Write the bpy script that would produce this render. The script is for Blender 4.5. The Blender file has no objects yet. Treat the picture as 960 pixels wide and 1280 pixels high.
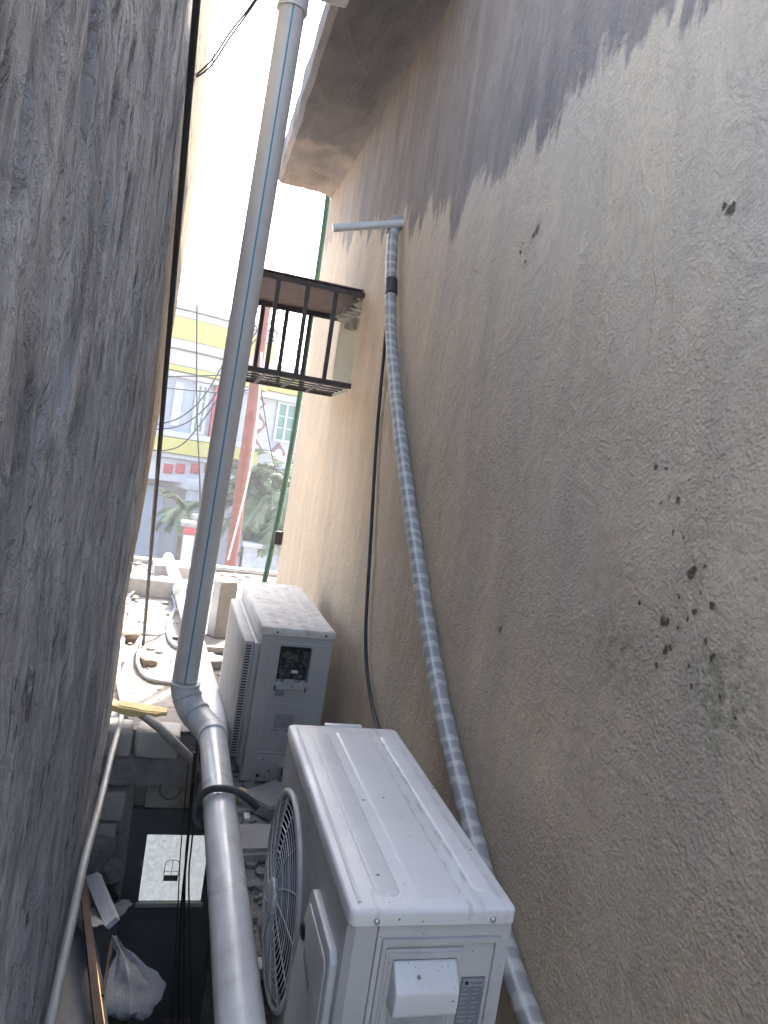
import bpy, bmesh, math, random
import numpy as np
from mathutils import Vector, Matrix, noise as mnoise
R = math.radians
random.seed(7)
scene = bpy.context.scene
COL = scene.collection

# ------------------------------------------------------------------ camera
F, VPX, VPY, TH = 950.0, 230.0, 560.0, R(8.5)
cY = Vector((VPX-480, VPY-640, F)).normalized()
ch = Vector((math.cos(TH), math.sin(TH), 0))
dn = cY.cross(ch).normalized()
if dn.y < 0: dn = -dn
cZ = -dn
cX = cY.cross(cZ).normalized()
if cX.x < 0: cX = -cX

def at(px, py, x=None, y=None, z=None):
    """real point of the photograph's pixel on a known plane of the alley"""
    c = Vector((px-480, py-640, F))
    r = Vector((c.dot(cX), c.dot(cY), c.dot(cZ)))
    k = x/r.x if x is not None else (y/r.y if y is not None else z/r.z)
    return r*k

cam_d = bpy.data.cameras.new('camera')
cam = bpy.data.objects.new('camera', cam_d)
COL.objects.link(cam)
right = Vector((cX.x, cY.x, cZ.x)); up = -Vector((cX.y, cY.y, cZ.y)); fwd = Vector((cX.z, cY.z, cZ.z))
cam.matrix_world = Matrix((right, up, -fwd)).transposed().to_4x4()
cam_d.sensor_fit = 'AUTO'; cam_d.sensor_width = 36
cam_d.lens = F/1280*36
cam_d.clip_start = 0.02; cam_d.clip_end = 2000
scene.camera = cam

# ------------------------------------------------------------------ mesh helpers
ORG = {}
def smoothpts(pts, n=6):
    pts = [Vector(p) for p in pts]
    out = []
    for i in range(len(pts)-1):
        p0 = pts[max(i-1, 0)]; p1 = pts[i]; p2 = pts[i+1]; p3 = pts[min(i+2, len(pts)-1)]
        for k in range(n):
            t = k/n
            out.append(0.5*((2*p1)+(p2-p0)*t+(2*p0-5*p1+4*p2-p3)*t*t+(3*p1-p0-3*p2+p3)*t**3))
    out.append(pts[-1])
    return out

class MB:
    def __init__(s):
        s.v = []; s.f = []; s.uv = {}
    def add(s, vs, fs):
        b = len(s.v)
        s.v += [tuple(v) for v in vs]
        s.f += [tuple(b+i for i in f) for f in fs]
        return b
    def box(s, lo, hi, bev=0.0, seg=2, mat=None, jit=0.0):
        bm = bmesh.new()
        bmesh.ops.create_cube(bm, size=1)
        for v in bm.verts:
            v.co = Vector(((lo[0]+hi[0])/2+v.co.x*(hi[0]-lo[0]), (lo[1]+hi[1])/2+v.co.y*(hi[1]-lo[1]), (lo[2]+hi[2])/2+v.co.z*(hi[2]-lo[2])))
            if jit: v.co += Vector((random.uniform(-jit, jit), random.uniform(-jit, jit), random.uniform(-jit, jit)))
        if bev: bmesh.ops.bevel(bm, geom=bm.edges[:], offset=bev, segments=seg, profile=.5, affect='EDGES')
        s.addbm(bm, mat); return s
    def addbm(s, bm, mat=None):
        bm.verts.index_update()
        s.add([(mat @ v.co if mat else v.co.copy()) for v in bm.verts], [[v.index for v in f.verts] for f in bm.faces])
        bm.free()
    def prism(s, poly, h0, h1, axis='z', bev=0, seg=2):
        """poly of 2D points extruded along axis"""
        def P(a, b, h):
            return {'z': (a, b, h), 'y': (a, h, b), 'x': (h, a, b)}[axis]
        n = len(poly)
        bm = bmesh.new()
        A = [bm.verts.new(P(a, b, h0)) for a, b in poly]; B = [bm.verts.new(P(a, b, h1)) for a, b in poly]
        bm.faces.new(A); bm.faces.new(B[::-1])
        for i in range(n): bm.faces.new((A[i], B[i], B[(i+1) % n], A[(i+1) % n]))
        bmesh.ops.recalc_face_normals(bm, faces=bm.faces[:])
        if bev: bmesh.ops.bevel(bm, geom=bm.edges[:], offset=bev, segments=seg, profile=.5, affect='EDGES')
        s.addbm(bm); return s
    def tube(s, pts, r, seg=12, cap=True, closed=False):
        pts = [Vector(p) for p in pts]
        n = len(pts)
        rs = r if isinstance(r, (list, tuple)) else [r]*n
        T = []
        for i in range(n):
            if closed: d = pts[(i+1) % n]-pts[i-1]
            else: d = pts[min(i+1, n-1)]-pts[max(i-1, 0)]
            T.append(d.normalized())
        a = Vector((0, 0, 1)) if abs(T[0].z) < .9 else Vector((1, 0, 0))
        N = (a-T[0]*a.dot(T[0])).normalized()
        vs = []; L = 0; Ls = []
        for i in range(n):
            if i: L += (pts[i]-pts[i-1]).length
            Ls.append(L)
            N = (N-T[i]*N.dot(T[i])).normalized()
            Bn = T[i].cross(N)
            for k in range(seg):
                t = 2*math.pi*k/seg
                vs.append(pts[i]+(N*math.cos(t)+Bn*math.sin(t))*rs[i])
        fs = []
        m = n if closed else n-1
        base = len(s.v)
        for i in range(m):
            j = (i+1) % n
            for k in range(seg):
                k2 = (k+1) % seg
                fs.append((i*seg+k, i*seg+k2, j*seg+k2, j*seg+k))
                s.uv[len(s.f)+len(fs)-1] = [(k/seg, Ls[i]), ((k+1)/seg, Ls[i]), ((k+1)/seg, Ls[j]), (k/seg, Ls[j])]
        if cap and not closed:
            fs.append(tuple(range(seg))[::-1]); fs.append(tuple((n-1)*seg+k for k in range(seg)))
        s.add(vs, fs); return s
    def cyl(s, p0, p1, r, seg=24): return s.tube([p0, p1], r, seg)
    def ring(s, c, u, v, rad, r, n=48, seg=8):
        c = Vector(c); u = Vector(u); v = Vector(v)
        return s.tube([c+(u*math.cos(2*math.pi*i/n)+v*math.sin(2*math.pi*i/n))*rad for i in range(n)], r, seg, closed=True)
    def rock(s, c, size, squash=(1, 1, .7), seed=0, sub=2, rough=.35):
        bm = bmesh.new(); bmesh.ops.create_icosphere(bm, subdivisions=sub, radius=1)
        rr = random.Random(seed)
        off = Vector((rr.uniform(-9, 9), rr.uniform(-9, 9), rr.uniform(-9, 9)))
        rot = Matrix.Rotation(rr.uniform(0, 6.3), 3, 'Z')
        for v in bm.verts:
            # angular: quantise the radius by a cellular noise
            d = 1+rough*mnoise.noise(v.co*1.3+off)+rough*.5*mnoise.noise(v.co*3.1+off)
            p = v.co*d
            p = Vector((max(-.75, min(.75, p.x)), max(-.75, min(.75, p.y)), max(-.7, min(.7, p.z))))
            v.co = Vector(c)+rot @ Vector((p.x*size*squash[0], p.y*size*squash[1], p.z*size*squash[2]))
        s.addbm(bm); return s
    def build(s, name, mat, parent=None, local=False, origin=None, smooth=40, kind=None):
        me = bpy.data.meshes.new(name)
        vs = s.v
        if parent is not None and not local:
            o = ORG.get(parent.name, Vector((0, 0, 0))); vs = [tuple(Vector(v)-o) for v in vs]
        elif origin is not None:
            o = Vector(origin); vs = [tuple(Vector(v)-o) for v in vs]
        me.from_pydata(vs, [], s.f); me.update()
        if s.uv:
            ul = me.uv_layers.new(name='UVMap')
            for fi, uvs in s.uv.items():
                p = me.polygons[fi]
                for li, uv in zip(p.loop_indices, uvs): ul.data[li].uv = uv
        if smooth:
            me.polygons.foreach_set('use_smooth', [True]*len(me.polygons))
            me.set_sharp_from_angle(angle=R(smooth))
        me.materials.append(mat)
        ob = bpy.data.objects.new(name, me); COL.objects.link(ob)
        if parent is not None:
            ob.parent = parent
            if not local: ORG[ob.name] = ORG.get(parent.name, Vector((0, 0, 0)))
        elif origin is not None:
            ob.location = origin; ORG[ob.name] = Vector(origin)
        if kind: ob['kind'] = kind
        return ob

def thing(name, label, cat, loc=(0, 0, 0), rot=(0, 0, 0), group=None):
    o = bpy.data.objects.new(name, None); COL.objects.link(o)
    o.empty_display_size = .1
    o.location = loc; o.rotation_euler = rot
    o['label'] = label; o['category'] = cat
    if group: o['group'] = group
    ORG[o.name] = Vector(loc)
    return o
def tag(o, label, cat, group=None, kind=None):
    o['label'] = label; o['category'] = cat
    if group: o['group'] = group
    if kind: o['kind'] = kind
    return o

# ------------------------------------------------------------------ material helpers
class NT:
    def __init__(s, name):
        s.m = bpy.data.materials.new(name); s.m.use_nodes = True
        s.n = s.m.node_tree.nodes; s.l = s.m.node_tree.links
        s.b = s.n['Principled BSDF']
        s.tc = s.n.new('ShaderNodeTexCoord')
        s.obj = s.tc.outputs['Object']
    def set(s, sock, v):
        if hasattr(v, 'is_output') or isinstance(v, bpy.types.NodeSocket): s.l.new(v, sock)
        else:
            if isinstance(v, (tuple, list)) and len(v) == 3 and sock.type == 'RGBA': v = (*v, 1)
            sock.default_value = v
    def map(s, scale=(1, 1, 1), vec=None, rot=(0, 0, 0), loc=(0, 0, 0)):
        q = s.n.new('ShaderNodeMapping'); s.l.new(vec or s.obj, q.inputs[0])
        q.inputs['Scale'].default_value = scale; q.inputs['Rotation'].default_value = rot; q.inputs['Location'].default_value = loc
        return q.outputs[0]
    def noise(s, scale=5, detail=4, rough=.55, vec=None, dist=0):
        q = s.n.new('ShaderNodeTexNoise'); s.l.new(vec or s.obj, q.inputs['Vector'])
        q.inputs['Scale'].default_value = scale; q.inputs['Detail'].default_value = detail
        q.inputs['Roughness'].default_value = rough; q.inputs['Distortion'].default_value = dist
        return q.outputs[0]
    def voro(s, scale=5, vec=None, feature='F1', rand=1):
        q = s.n.new('ShaderNodeTexVoronoi'); s.l.new(vec or s.obj, q.inputs['Vector'])
        q.feature = feature; q.inputs['Scale'].default_value = scale; q.inputs['Randomness'].default_value = rand
        return q.outputs[0]
    def ramp(s, fac, a, b, lo=0, hi=1):
        q = s.n.new('ShaderNodeMapRange'); q.clamp = True
        s.set(q.inputs[0], fac); q.inputs[1].default_value = a; q.inputs[2].default_value = b
        q.inputs[3].default_value = lo; q.inputs[4].default_value = hi
        return q.outputs[0]
    def math(s, op, a, b=0.0, c=0.0):
        q = s.n.new('ShaderNodeMath'); q.operation = op
        s.set(q.inputs[0], a); s.set(q.inputs[1], b); s.set(q.inputs[2], c)
        return q.outputs[0]
    def mix(s, fac, a, b, mode='MIX'):
        q = s.n.new('ShaderNodeMix'); q.data_type = 'RGBA'; q.blend_type = mode
        s.set(q.inputs[0], fac); s.set(q.inputs[6], a); s.set(q.inputs[7], b)
        return q.outputs[2]
    def sep(s, vec=None):
        q = s.n.new('ShaderNodeSeparateXYZ'); s.l.new(vec or s.obj, q.inputs[0]); return q.outputs
    def bump(s, h, strength=.5, dist=.005, normal=None):
        q = s.n.new('ShaderNodeBump'); s.set(q.inputs['Height'], h)
        q.inputs['Strength'].default_value = strength; q.inputs['Distance'].default_value = dist
        if normal: s.l.new(normal, q.inputs['Normal'])
        return q.outputs[0]
    def out(s, color=None, rough=.6, normal=None, metal=0, **kw):
        if color is not None: s.set(s.b.inputs['Base Color'], color)
        s.set(s.b.inputs['Roughness'], rough); s.b.inputs['Metallic'].default_value = metal
        if normal: s.l.new(normal, s.b.inputs['Normal'])
        for k, v in kw.items(): s.set(s.b.inputs[k.replace('_', ' ')], v)
        return s.m

def lid_mat():
    t = NT('white powder coat lid')
    x, y, _ = t.sep()
    n1 = t.ramp(t.noise(4, 6, .65), .42, .7)
    c = t.mix(t.math('MULTIPLY', n1, .35), (.62, .615, .60), (.44, .425, .395))
    # run-off dirt that settles along the pressed ribs
    for xr, wd, am in ((.086, .007, .75), (-.104, .005, .35), (.130, .010, .35), (.062, .006, .45)):
        k = t.ramp(t.math('ABSOLUTE', t.math('SUBTRACT', t.math('ADD', x, t.ramp(t.noise(9, 4), .3, .7, -.005, .005)), xr)), 0, wd, 1, 0)
        k = t.math('MULTIPLY', t.math('MULTIPLY', k, t.ramp(t.noise(26, 6, .75), .45, .62)), am)
        c = t.mix(k, c, (.20, .165, .12))
    for sc, th, cut in ((22, .10, .52), (47, .12, .54), (120, .14, .53)):
        sp = t.math('MULTIPLY', t.ramp(t.voro(sc), th*.6, th, 1, 0), t.ramp(t.noise(sc*.09+1.7, 3), cut, cut+.05))
        c = t.mix(sp, c, (.10, .085, .07))
    sm = t.ramp(t.noise(1, 6, .7, t.map((30, 5, 30))), .56, .75, 0, .3)
    c = t.mix(sm, c, (.42, .41, .39))
    return t.out(c, t.ramp(t.noise(6, 4), .3, .7, .28, .5), t.bump(t.noise(7, 3), .06, .01))

def M(name, col, rough=.55, var=.12, scale=8, bump=.15, bscale=80, bd=.002, dirt=None, dscale=6, damt=.5, metal=0, speck=None):
    t = NT(name)
    n = t.noise(scale, 5, .6)
    k = t.ramp(n, .3, .7, 1-var, 1+var)
    c = t.mix(1.0, col, (1, 1, 1), 'MULTIPLY')
    q = t.n.new('ShaderNodeVectorMath'); q.operation = 'SCALE'
    t.l.new(c, q.inputs[0]); t.l.new(k, q.inputs['Scale'])
    c = q.outputs[0]
    if dirt:
        d = t.ramp(t.noise(dscale, 8, .7), .48, .68, 0, damt)
        c = t.mix(d, c, dirt)
    if speck:
        sp = t.math('LESS_THAN', t.voro(speck[0]), speck[1])
        sp = t.math('MULTIPLY', sp, t.ramp(t.noise(speck[0]*.12, 2), .5, .55))
        c = t.mix(sp, c, speck[2])
    nm = t.bump(t.noise(bscale, 4, .6), bump, bd) if bump else None
    rr = t.ramp(t.noise(scale*2.3, 4), .3, .7, max(.05, rough-.08), min(1, rough+.1))
    return t.out(c, rr, nm, metal)

# ---- right wall
def right_wall_mat(damp=True):
    t = NT('beige roughcast plaster')
    _, y, z = t.sep()
    big = t.noise(1.6, 4, .55)
    st = t.noise(1, 6, .64, t.map((1, 8, 2.0)), dist=.5)
    fine = t.noise(30, 4, .6)
    c = t.mix(t.ramp(big, .35, .65), (.57, .455, .315), (.485, .385, .27))
    c = t.mix(t.ramp(st, .42, .72, 0, .55), c, (.34, .285, .24))
    c = t.mix(t.ramp(st, .30, .42, .45, 0), c, (.56, .46, .375))
    c = t.mix(t.ramp(fine, .45, .75, 0, .3), c, (.30, .25, .21))
    # grey patches
    g = t.noise(2.7, 3, .5, t.map((1, 1.2, .7), loc=(3, 1, 2)))
    c = t.mix(t.ramp(g, .5, .7, 0, .55), c, (.43, .375, .305))
    # damp zone with drips under the overhang
    drip = t.noise(1, 6, .62, t.map((1, 6.5, 1.1)), dist=.4)
    drip2 = t.noise(1, 4, .6, t.map((1, 15, 3.2)), dist=.5)
    line = t.math('ADD', t.math('MULTIPLY', t.math('MAXIMUM', t.math('SUBTRACT', y, 2.7), 0.0), .24), .975)
    line = t.math('SUBTRACT', line, t.ramp(drip, .3, .7, -.13, .15))
    line = t.math('SUBTRACT', line, t.ramp(drip2, .3, .7, -.035, .05))
    d = t.math('SUBTRACT', z, line)
    dm = t.ramp(t.math('ADD', d, t.ramp(t.noise(17, 5, .7), .3, .7, -.035, .035)), -.02, .035)
    halo = t.ramp(d, -.35, .0, 0, .25)
    dm = t.math('MULTIPLY', dm, t.ramp(y, 4.3, 5.7, 1, .45))
    wetc = t.mix(t.ramp(t.noise(1, 5, .6, t.map((1, 16, 2.2))), .35, .7), (.135, .118, .115), (.205, .178, .165))
    c = t.mix(halo, c, (.40, .34, .30))
    c = t.mix(t.math('MULTIPLY', dm, t.ramp(t.noise(1, 5, .65, t.map((1, 7, 2.6))), .3, .65, .72, .97)), c, wetc)
    # moss
    def blob(cy, cz, r):
        return t.ramp(t.math('SQRT', t.math('ADD', t.math('POWER', t.math('SUBTRACT', y, cy), 2.0), t.math('POWER', t.math('SUBTRACT', z, cz), 2.0))), 0, r, 1, 0)
    mz = at(905, 870, x=.8); m2 = at(770, 810, x=.8)
    ms = t.math('MULTIPLY', t.math('MAXIMUM', blob(mz.y, mz.z, .13), blob(m2.y, m2.z, .10)), t.ramp(t.noise(42, 5, .7), .44, .62))
    c = t.mix(t.math('MULTIPLY', ms, .8), c, (.13, .15, .075))
    # chips and mud holes
    spots = [(864,719,9),(868,712,6),(881,708,4),(890,757,6),(829,777,8),(834,779,6),(868,765,6),(832,813,7),(838,810,5),(882,802,5),(890,822,6),
             (863,858,4.5),(800,754,4),(898,872,4),(919,898,5),(855,672,4),(842,666,3.5),(820,832,5),(861,832,3.5),(820,584,5),(848,626,6),
             (833,586,3),(838,620,3),(827,629,3),(912,262,11),(903,258,6),(671,287,6),(667,294,5),(651,316,4),(657,328,3),(625,787,5),(849,745,3.5),(876,742,3),(860,775,3),(848,784,3)]
    wob = t.n.new('ShaderNodeTexNoise'); t.l.new(t.obj, wob.inputs[0]); wob.inputs['Scale'].default_value = 85; wob.inputs['Detail'].default_value = 6; wob.inputs['Roughness'].default_value = .7
    va = t.n.new('ShaderNodeVectorMath'); va.operation = 'MULTIPLY_ADD'
    t.l.new(wob.outputs['Color'], va.inputs[0]); va.inputs[1].default_value = (0, .024, .024); t.l.new(t.obj, va.inputs[2])
    mn = None
    for (px, py, r) in spots:
        p = at(px, py, x=.8)
        dd = t.n.new('ShaderNodeVectorMath'); dd.operation = 'DISTANCE'
        t.l.new(va.outputs[0], dd.inputs[0]); dd.inputs[1].default_value = (.8, p.y+.012, p.z+.012)
        q = t.math('DIVIDE', dd.outputs['Value'], r*.00085*max(.8, p.y))
        mn = q if mn is None else t.math('MINIMUM', mn, q)
    # ignore the wall's own small relief in x by scaling
    hole = t.ramp(mn, .75, 1.35, 1, 0)
    # random fine pits
    pit = t.math('MULTIPLY', t.ramp(t.voro(26), .05, .10, 1, 0), t.ramp(t.noise(5, 3), .58, .66))
    c = t.mix(t.math('MULTIPLY', pit, .6), c, (.12, .095, .075))
    c = t.mix(hole, c, (.10, .066, .042))
    grime = t.math('MULTIPLY', t.ramp(mn, 1.0, 6.0, .45, 0), t.ramp(t.noise(30, 5, .7), .4, .65))
    c = t.mix(grime, c, (.19, .155, .11))
    # relief
    rc = t.math('ADD', t.math('MULTIPLY', t.voro(150, feature='SMOOTH_F1'), .7), t.math('MULTIPLY', t.noise(300, 3, .7), .5))
    rm = t.noise(45, 4, .6)
    low = t.ramp(z, -.85, .55, 2.0, .6)
    h = t.math('ADD', t.math('MULTIPLY', rc, .55), t.math('MULTIPLY', rm, .7))
    h = t.math('MULTIPLY', h, low)
    h = t.math('MULTIPLY', h, t.ramp(t.noise(2.6, 5, .6), .36, .64, .35, 1.15))
    tro = t.noise(1, 5, .6, t.map((1, 7, 5), rot=(R(35), 0, 0)), dist=2.2)
    h = t.math('ADD', h, t.math('MULTIPLY', tro, 1.3))
    cr = t.n.new('ShaderNodeTexVoronoi'); cr.feature = 'DISTANCE_TO_EDGE'; cr.inputs['Scale'].default_value = 1.15
    cw = t.n.new('ShaderNodeVectorMath'); cw.operation = 'MULTIPLY_ADD'; cn = t.n.new('ShaderNodeTexNoise'); cn.inputs['Scale'].default_value = 5; cn.inputs['Detail'].default_value = 6
    t.l.new(t.obj, cn.inputs[0]); t.l.new(cn.outputs['Color'], cw.inputs[0]); cw.inputs[1].default_value = (0, .30, .30); t.l.new(t.obj, cw.inputs[2]); t.l.new(cw.outputs[0], cr.inputs[0])
    crk = t.math('MULTIPLY', t.ramp(cr.outputs['Distance'], .0, .0035, 1, 0), t.ramp(t.noise(1.4, 2), .52, .56))
    c = t.mix(t.math('MULTIPLY', crk, .22), c, (.17, .135, .10))
    h = t.math('SUBTRACT', h, t.math('MULTIPLY', crk, .25))
    c = t.mix(t.ramp(tro, .56, .72, 0, .28), c, (.36, .29, .21))
    h = t.math('ADD', h, t.math('MULTIPLY', t.noise(1, 5, .65, t.map((1, 22, 4.0))), 1.1))
    h = t.math('SUBTRACT', h, t.math('MULTIPLY', hole, 2.0))
    h = t.math('SUBTRACT', h, t.math('MULTIPLY', pit, .6))
    nm = t.bump(h, .72, .0095)
    return t.out(c, .93, nm, Specular_IOR_Level=.2)

def left_wall_mat():
    t = NT('grey rendered cement')
    _, y, z = t.sep()
    st = t.noise(1, 7, .64, t.map((1, 7.5, 3.2)), dist=.6)
    st2 = t.noise(1, 6, .62, t.map((1, 21, 9)), dist=.4)
    big = t.noise(2.2, 4, .6)
    c = t.mix(t.ramp(st, .36, .64), (.21, .225, .26), (.56, .595, .66))
    c = t.mix(t.ramp(big, .35, .65, 0, .65), c, (.31, .32, .345))
    c = t.mix(t.ramp(st2, .60, .74, 0, .7), c, (.075, .072, .072))
    c = t.mix(t.ramp(st2, .22, .36, .5, 0), c, (.58, .58, .58))
    # beige plaster far end, with its sunlit strip painted into the colour
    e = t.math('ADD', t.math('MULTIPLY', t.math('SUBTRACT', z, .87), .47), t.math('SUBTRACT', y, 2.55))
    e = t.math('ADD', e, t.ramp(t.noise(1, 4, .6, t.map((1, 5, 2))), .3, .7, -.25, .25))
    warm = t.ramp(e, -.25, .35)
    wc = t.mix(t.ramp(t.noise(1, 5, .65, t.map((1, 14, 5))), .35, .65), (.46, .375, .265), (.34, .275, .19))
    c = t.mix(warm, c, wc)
    h = t.math('ADD', t.math('MULTIPLY', st, 1.5), t.math('MULTIPLY', st2, 1.0))
    h = t.math('ADD', h, t.math('MULTIPLY', t.ramp(t.noise(1, 5, .62, t.map((1, 24, 15)), dist=1.2), .45, .68), .7))
    chips = t.ramp(t.noise(1, 4, .6, t.map((1, 19, 8))), .58, .64)
    pk = t.math('MULTIPLY', chips, t.ramp(t.noise(3, 3), .46, .6))
    h = t.math('SUBTRACT', h, t.math('MULTIPLY', pk, 1.0))
    c = t.mix(t.math('MULTIPLY', pk, .75), c, (.06, .056, .055))
    h = t.math('ADD', h, t.math('MULTIPLY', t.noise(120, 5, .7), .45))
    nm = t.bump(h, 1.0, .018)
    return t.out(c, .9, nm, Specular_IOR_Level=.25)

def soffit_mat():
    t = NT('damp stained soffit plaster')
    _, y, z = t.sep()
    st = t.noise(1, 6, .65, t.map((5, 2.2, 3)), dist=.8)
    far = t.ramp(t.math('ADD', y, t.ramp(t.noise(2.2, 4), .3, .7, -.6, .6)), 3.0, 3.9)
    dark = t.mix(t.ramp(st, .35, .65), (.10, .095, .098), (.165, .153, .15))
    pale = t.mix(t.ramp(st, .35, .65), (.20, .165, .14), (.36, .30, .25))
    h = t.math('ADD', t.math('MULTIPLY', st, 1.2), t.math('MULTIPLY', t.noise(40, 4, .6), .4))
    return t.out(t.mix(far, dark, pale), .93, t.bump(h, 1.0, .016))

MAT = {}
MAT['rwall'] = right_wall_mat()
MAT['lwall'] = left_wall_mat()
MAT['soffit'] = soffit_mat()
MAT['soffit_old'] = M('weathered soffit plaster', (.25, .21, .19), .93, .3, 3.5, .9, 26, .016, dirt=(.13, .11, .105), dscale=2.2, damt=.85)
MAT['cream'] = M('cream reveal paint', (.80, .77, .66), .8, .08, 6, .3, 50, .003)
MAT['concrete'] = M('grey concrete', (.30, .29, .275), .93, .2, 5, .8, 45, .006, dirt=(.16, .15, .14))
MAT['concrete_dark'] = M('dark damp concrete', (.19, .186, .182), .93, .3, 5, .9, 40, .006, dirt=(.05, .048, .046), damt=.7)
MAT['beam'] = M('rough grey beam', (.20, .195, .19), .95, .3, 7, 1, 38, .012, dirt=(.09, .085, .08), dscale=9)
MAT['terrace'] = M('dusty terrace screed', (.22, .20, .175), .95, .25, 2.6, .9, 38, .012, dirt=(.13, .105, .085), dscale=5, damt=.7)
MAT['block'] = M('pale concrete block', (.34, .33, .31), .92, .14, 9, .7, 70, .003, dirt=(.25, .23, .21))
MAT['stone'] = M('rubble stone', (.27, .24, .205), .95, .25, 14, .7, 60, .005, dirt=(.11, .09, .075))
MAT['mortar'] = M('rough mortar', (.22, .21, .20), .95, .3, 12, 1, 55, .01, dirt=(.10, .095, .09))
MAT['pvc'] = M('white upvc pipe', (.58, .585, .58), .32, .03, 3, .03, 30, .001, dirt=(.30, .285, .26), dscale=9, damt=.4, speck=(38, .03, (.2, .19, .17)))
MAT['pvc_old'] = M('dull upvc downpipe', (.50, .51, .50), .42, .05, 2.5, .05, 30, .001, dirt=(.30, .29, .27), dscale=5, damt=.35)
MAT['pvc_elbow'] = M('grubby grey pvc fitting', (.52, .54, .55), .45, .08, 8, .06, 40, .001, dirt=(.24, .23, .22), dscale=16, damt=.6)
MAT['stripe'] = M('blue printed line', (.02, .20, .30), .5, .1, 10, 0)
MAT['lid'] = lid_mat()
MAT['acbody'] = M('white powder coat', (.47, .462, .445), .4, .05, 5, .06, 160, .0006, dirt=(.30, .285, .26), dscale=8, damt=.4, speck=(60, .09, (.12, .10, .085)))
MAT['acpanel'] = M('pale grey coil panel', (.45, .445, .435), .42, .04, 5, .05, 120, .0006, dirt=(.25, .24, .22), dscale=8, damt=.4, speck=(55, .08, (.12, .10, .085)))
MAT['aclid_old'] = M('dusty cream lid', (.62, .59, .54), .75, .1, 14, .2, 90, .001, dirt=(.36, .32, .27), dscale=22, damt=.8)
MAT['acbody_old'] = M('aged off white powder coat', (.37, .36, .335), .55, .05, 5, .06, 90, .001, dirt=(.38, .36, .33), dscale=9, damt=.35)
MAT['grille_old'] = M('dusty beige grille', (.40, .375, .345), .7, .1, 9, .15, 90, .001, dirt=(.36, .31, .27), dscale=12, damt=.5)
MAT['grey_guard'] = M('grey fan guard', (.50, .505, .51), .45, .08, 10, .05, 90, .0008)
MAT['dark'] = M('dark interior', (.012, .012, .013), .7, .2, 10, .1, 60, .001)
MAT['black'] = M('black rubber', (.016, .016, .018), .5, .2, 12, .1, 90, .001)
MAT['darkgrey'] = M('dark grey sleeve', (.028, .03, .032), .6, .2, 20, .2, 90, .001)
MAT['coil'] = M('dull circuit parts', (.085, .08, .075), .6, .4, 60, .4, 90, .003, dirt=(.2, .17, .13), dscale=40)
MAT['label_grey'] = M('grey rating plate', (.17, .185, .20), .45, .05, 20, 0)
MAT['ink'] = M('black ink', (.012, .012, .014), .5, .1, 20, 0)
MAT['label_line'] = M('pale print', (.32, .34, .36), .5, .1, 30, 0)
MAT['screw'] = M('screw steel', (.45, .44, .42), .35, .15, 60, .1, 200, .001, metal=.8)
MAT['iron'] = M('brown painted iron', (.026, .017, .014), .55, .3, 20, .3, 70, .001, dirt=(.045, .024, .017), dscale=18)
MAT['ironsheet'] = M('red brown sheet', (.10, .062, .056), .6, .2, 8, .3, 14, .004, dirt=(.11, .07, .06))
MAT['foam'] = M('yellow foam', (.56, .44, .21), .9, .15, 16, .7, 45, .006, dirt=(.40, .28, .11), dscale=14)
MAT['cable_white'] = M('dirty white cable', (.56, .54, .50), .6, .12, 16, .1, 60, .001, dirt=(.33, .30, .26), dscale=11)
MAT['cable_grey'] = M('grey conduit', (.26, .27, .28), .5, .1, 10, .1, 60, .001, dirt=(.2, .19, .18))
MAT['insul'] = M('grey foam sleeve', (.26, .255, .25), .85, .2, 22, .4, 70, .002, dirt=(.13, .12, .11), dscale=16)
MAT['green'] = M('green hose', (.010, .06, .032), .5, .15, 9, .05, 60, .001)
MAT['wood'] = M('weathered timber', (.075, .045, .032), .75, .25, 30, .3, 60, .002, dirt=(.05, .035, .028), dscale=12)
MAT['copper'] = M('bare copper pipe', (.62, .36, .17), .35, .1, 10, .05, 60, .001, metal=.85)
MAT['board'] = M('pale painted board', (.50, .53, .56), .7, .08, 10, .2, 60, .002, dirt=(.24, .24, .24), dscale=9)
MAT['card'] = M('grey cardboard', (.34, .33, .31), .9, .15, 12, .3, 50, .002)
MAT['door'] = M('dark metal door', (.075, .082, .09), .5, .2, 5, .1, 40, .001, dirt=(.09, .09, .09), dscale=7)
MAT['plate'] = M('stained cream panel', (.36, .34, .27), .8, .2, 6, .4, 30, .003, dirt=(.075, .068, .055), dscale=11, damt=.85)
MAT['pole'] = M('red oxide steel pole', (.19, .07, .052), .6, .2, 7, .1, 40, .001, dirt=(.27, .12, .08))
MAT['wire'] = M('weathered wire', (.035, .036, .04), .6, .2, 7, 0)
MAT['white_wall'] = M('white house paint', (.42, .425, .435), .85, .05, 3, .2, 30, .003)
MAT['blue_wall'] = M('pale blue house tile', (.30, .335, .39), .7, .08, 3, .2, 30, .003)
MAT['yellow_wall'] = M('yellow house paint', (.40, .36, .10), .8, .06, 3, .2, 30, .003)
MAT['red_wall'] = M('red house tile', (.36, .06, .065), .6, .12, 3, .1, 30, .003)
MAT['ornament'] = M('dull red ornament', (.24, .10, .10), .7, .1, 3, 0)
MAT['house_glass'] = M('green window glass', (.10, .22, .17), .15, .2, 2, 0)
MAT['frond'] = M('palm frond', (.13, .17, .08), .6, .35, 3, 0, dirt=(.26, .24, .14), dscale=2.2, damt=.8)
MAT['trunk'] = M('palm trunk', (.15, .105, .07), .9, .3, 12, .8, 30, .02)
MAT['earth'] = M('dusty ground', (.34, .29, .23), .95, .2, .8, .5, 6, .02)
MAT['pinkstone'] = M('pinkish plaster lump', (.24, .175, .14), .95, .2, 14, .7, 50, .006)

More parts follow.
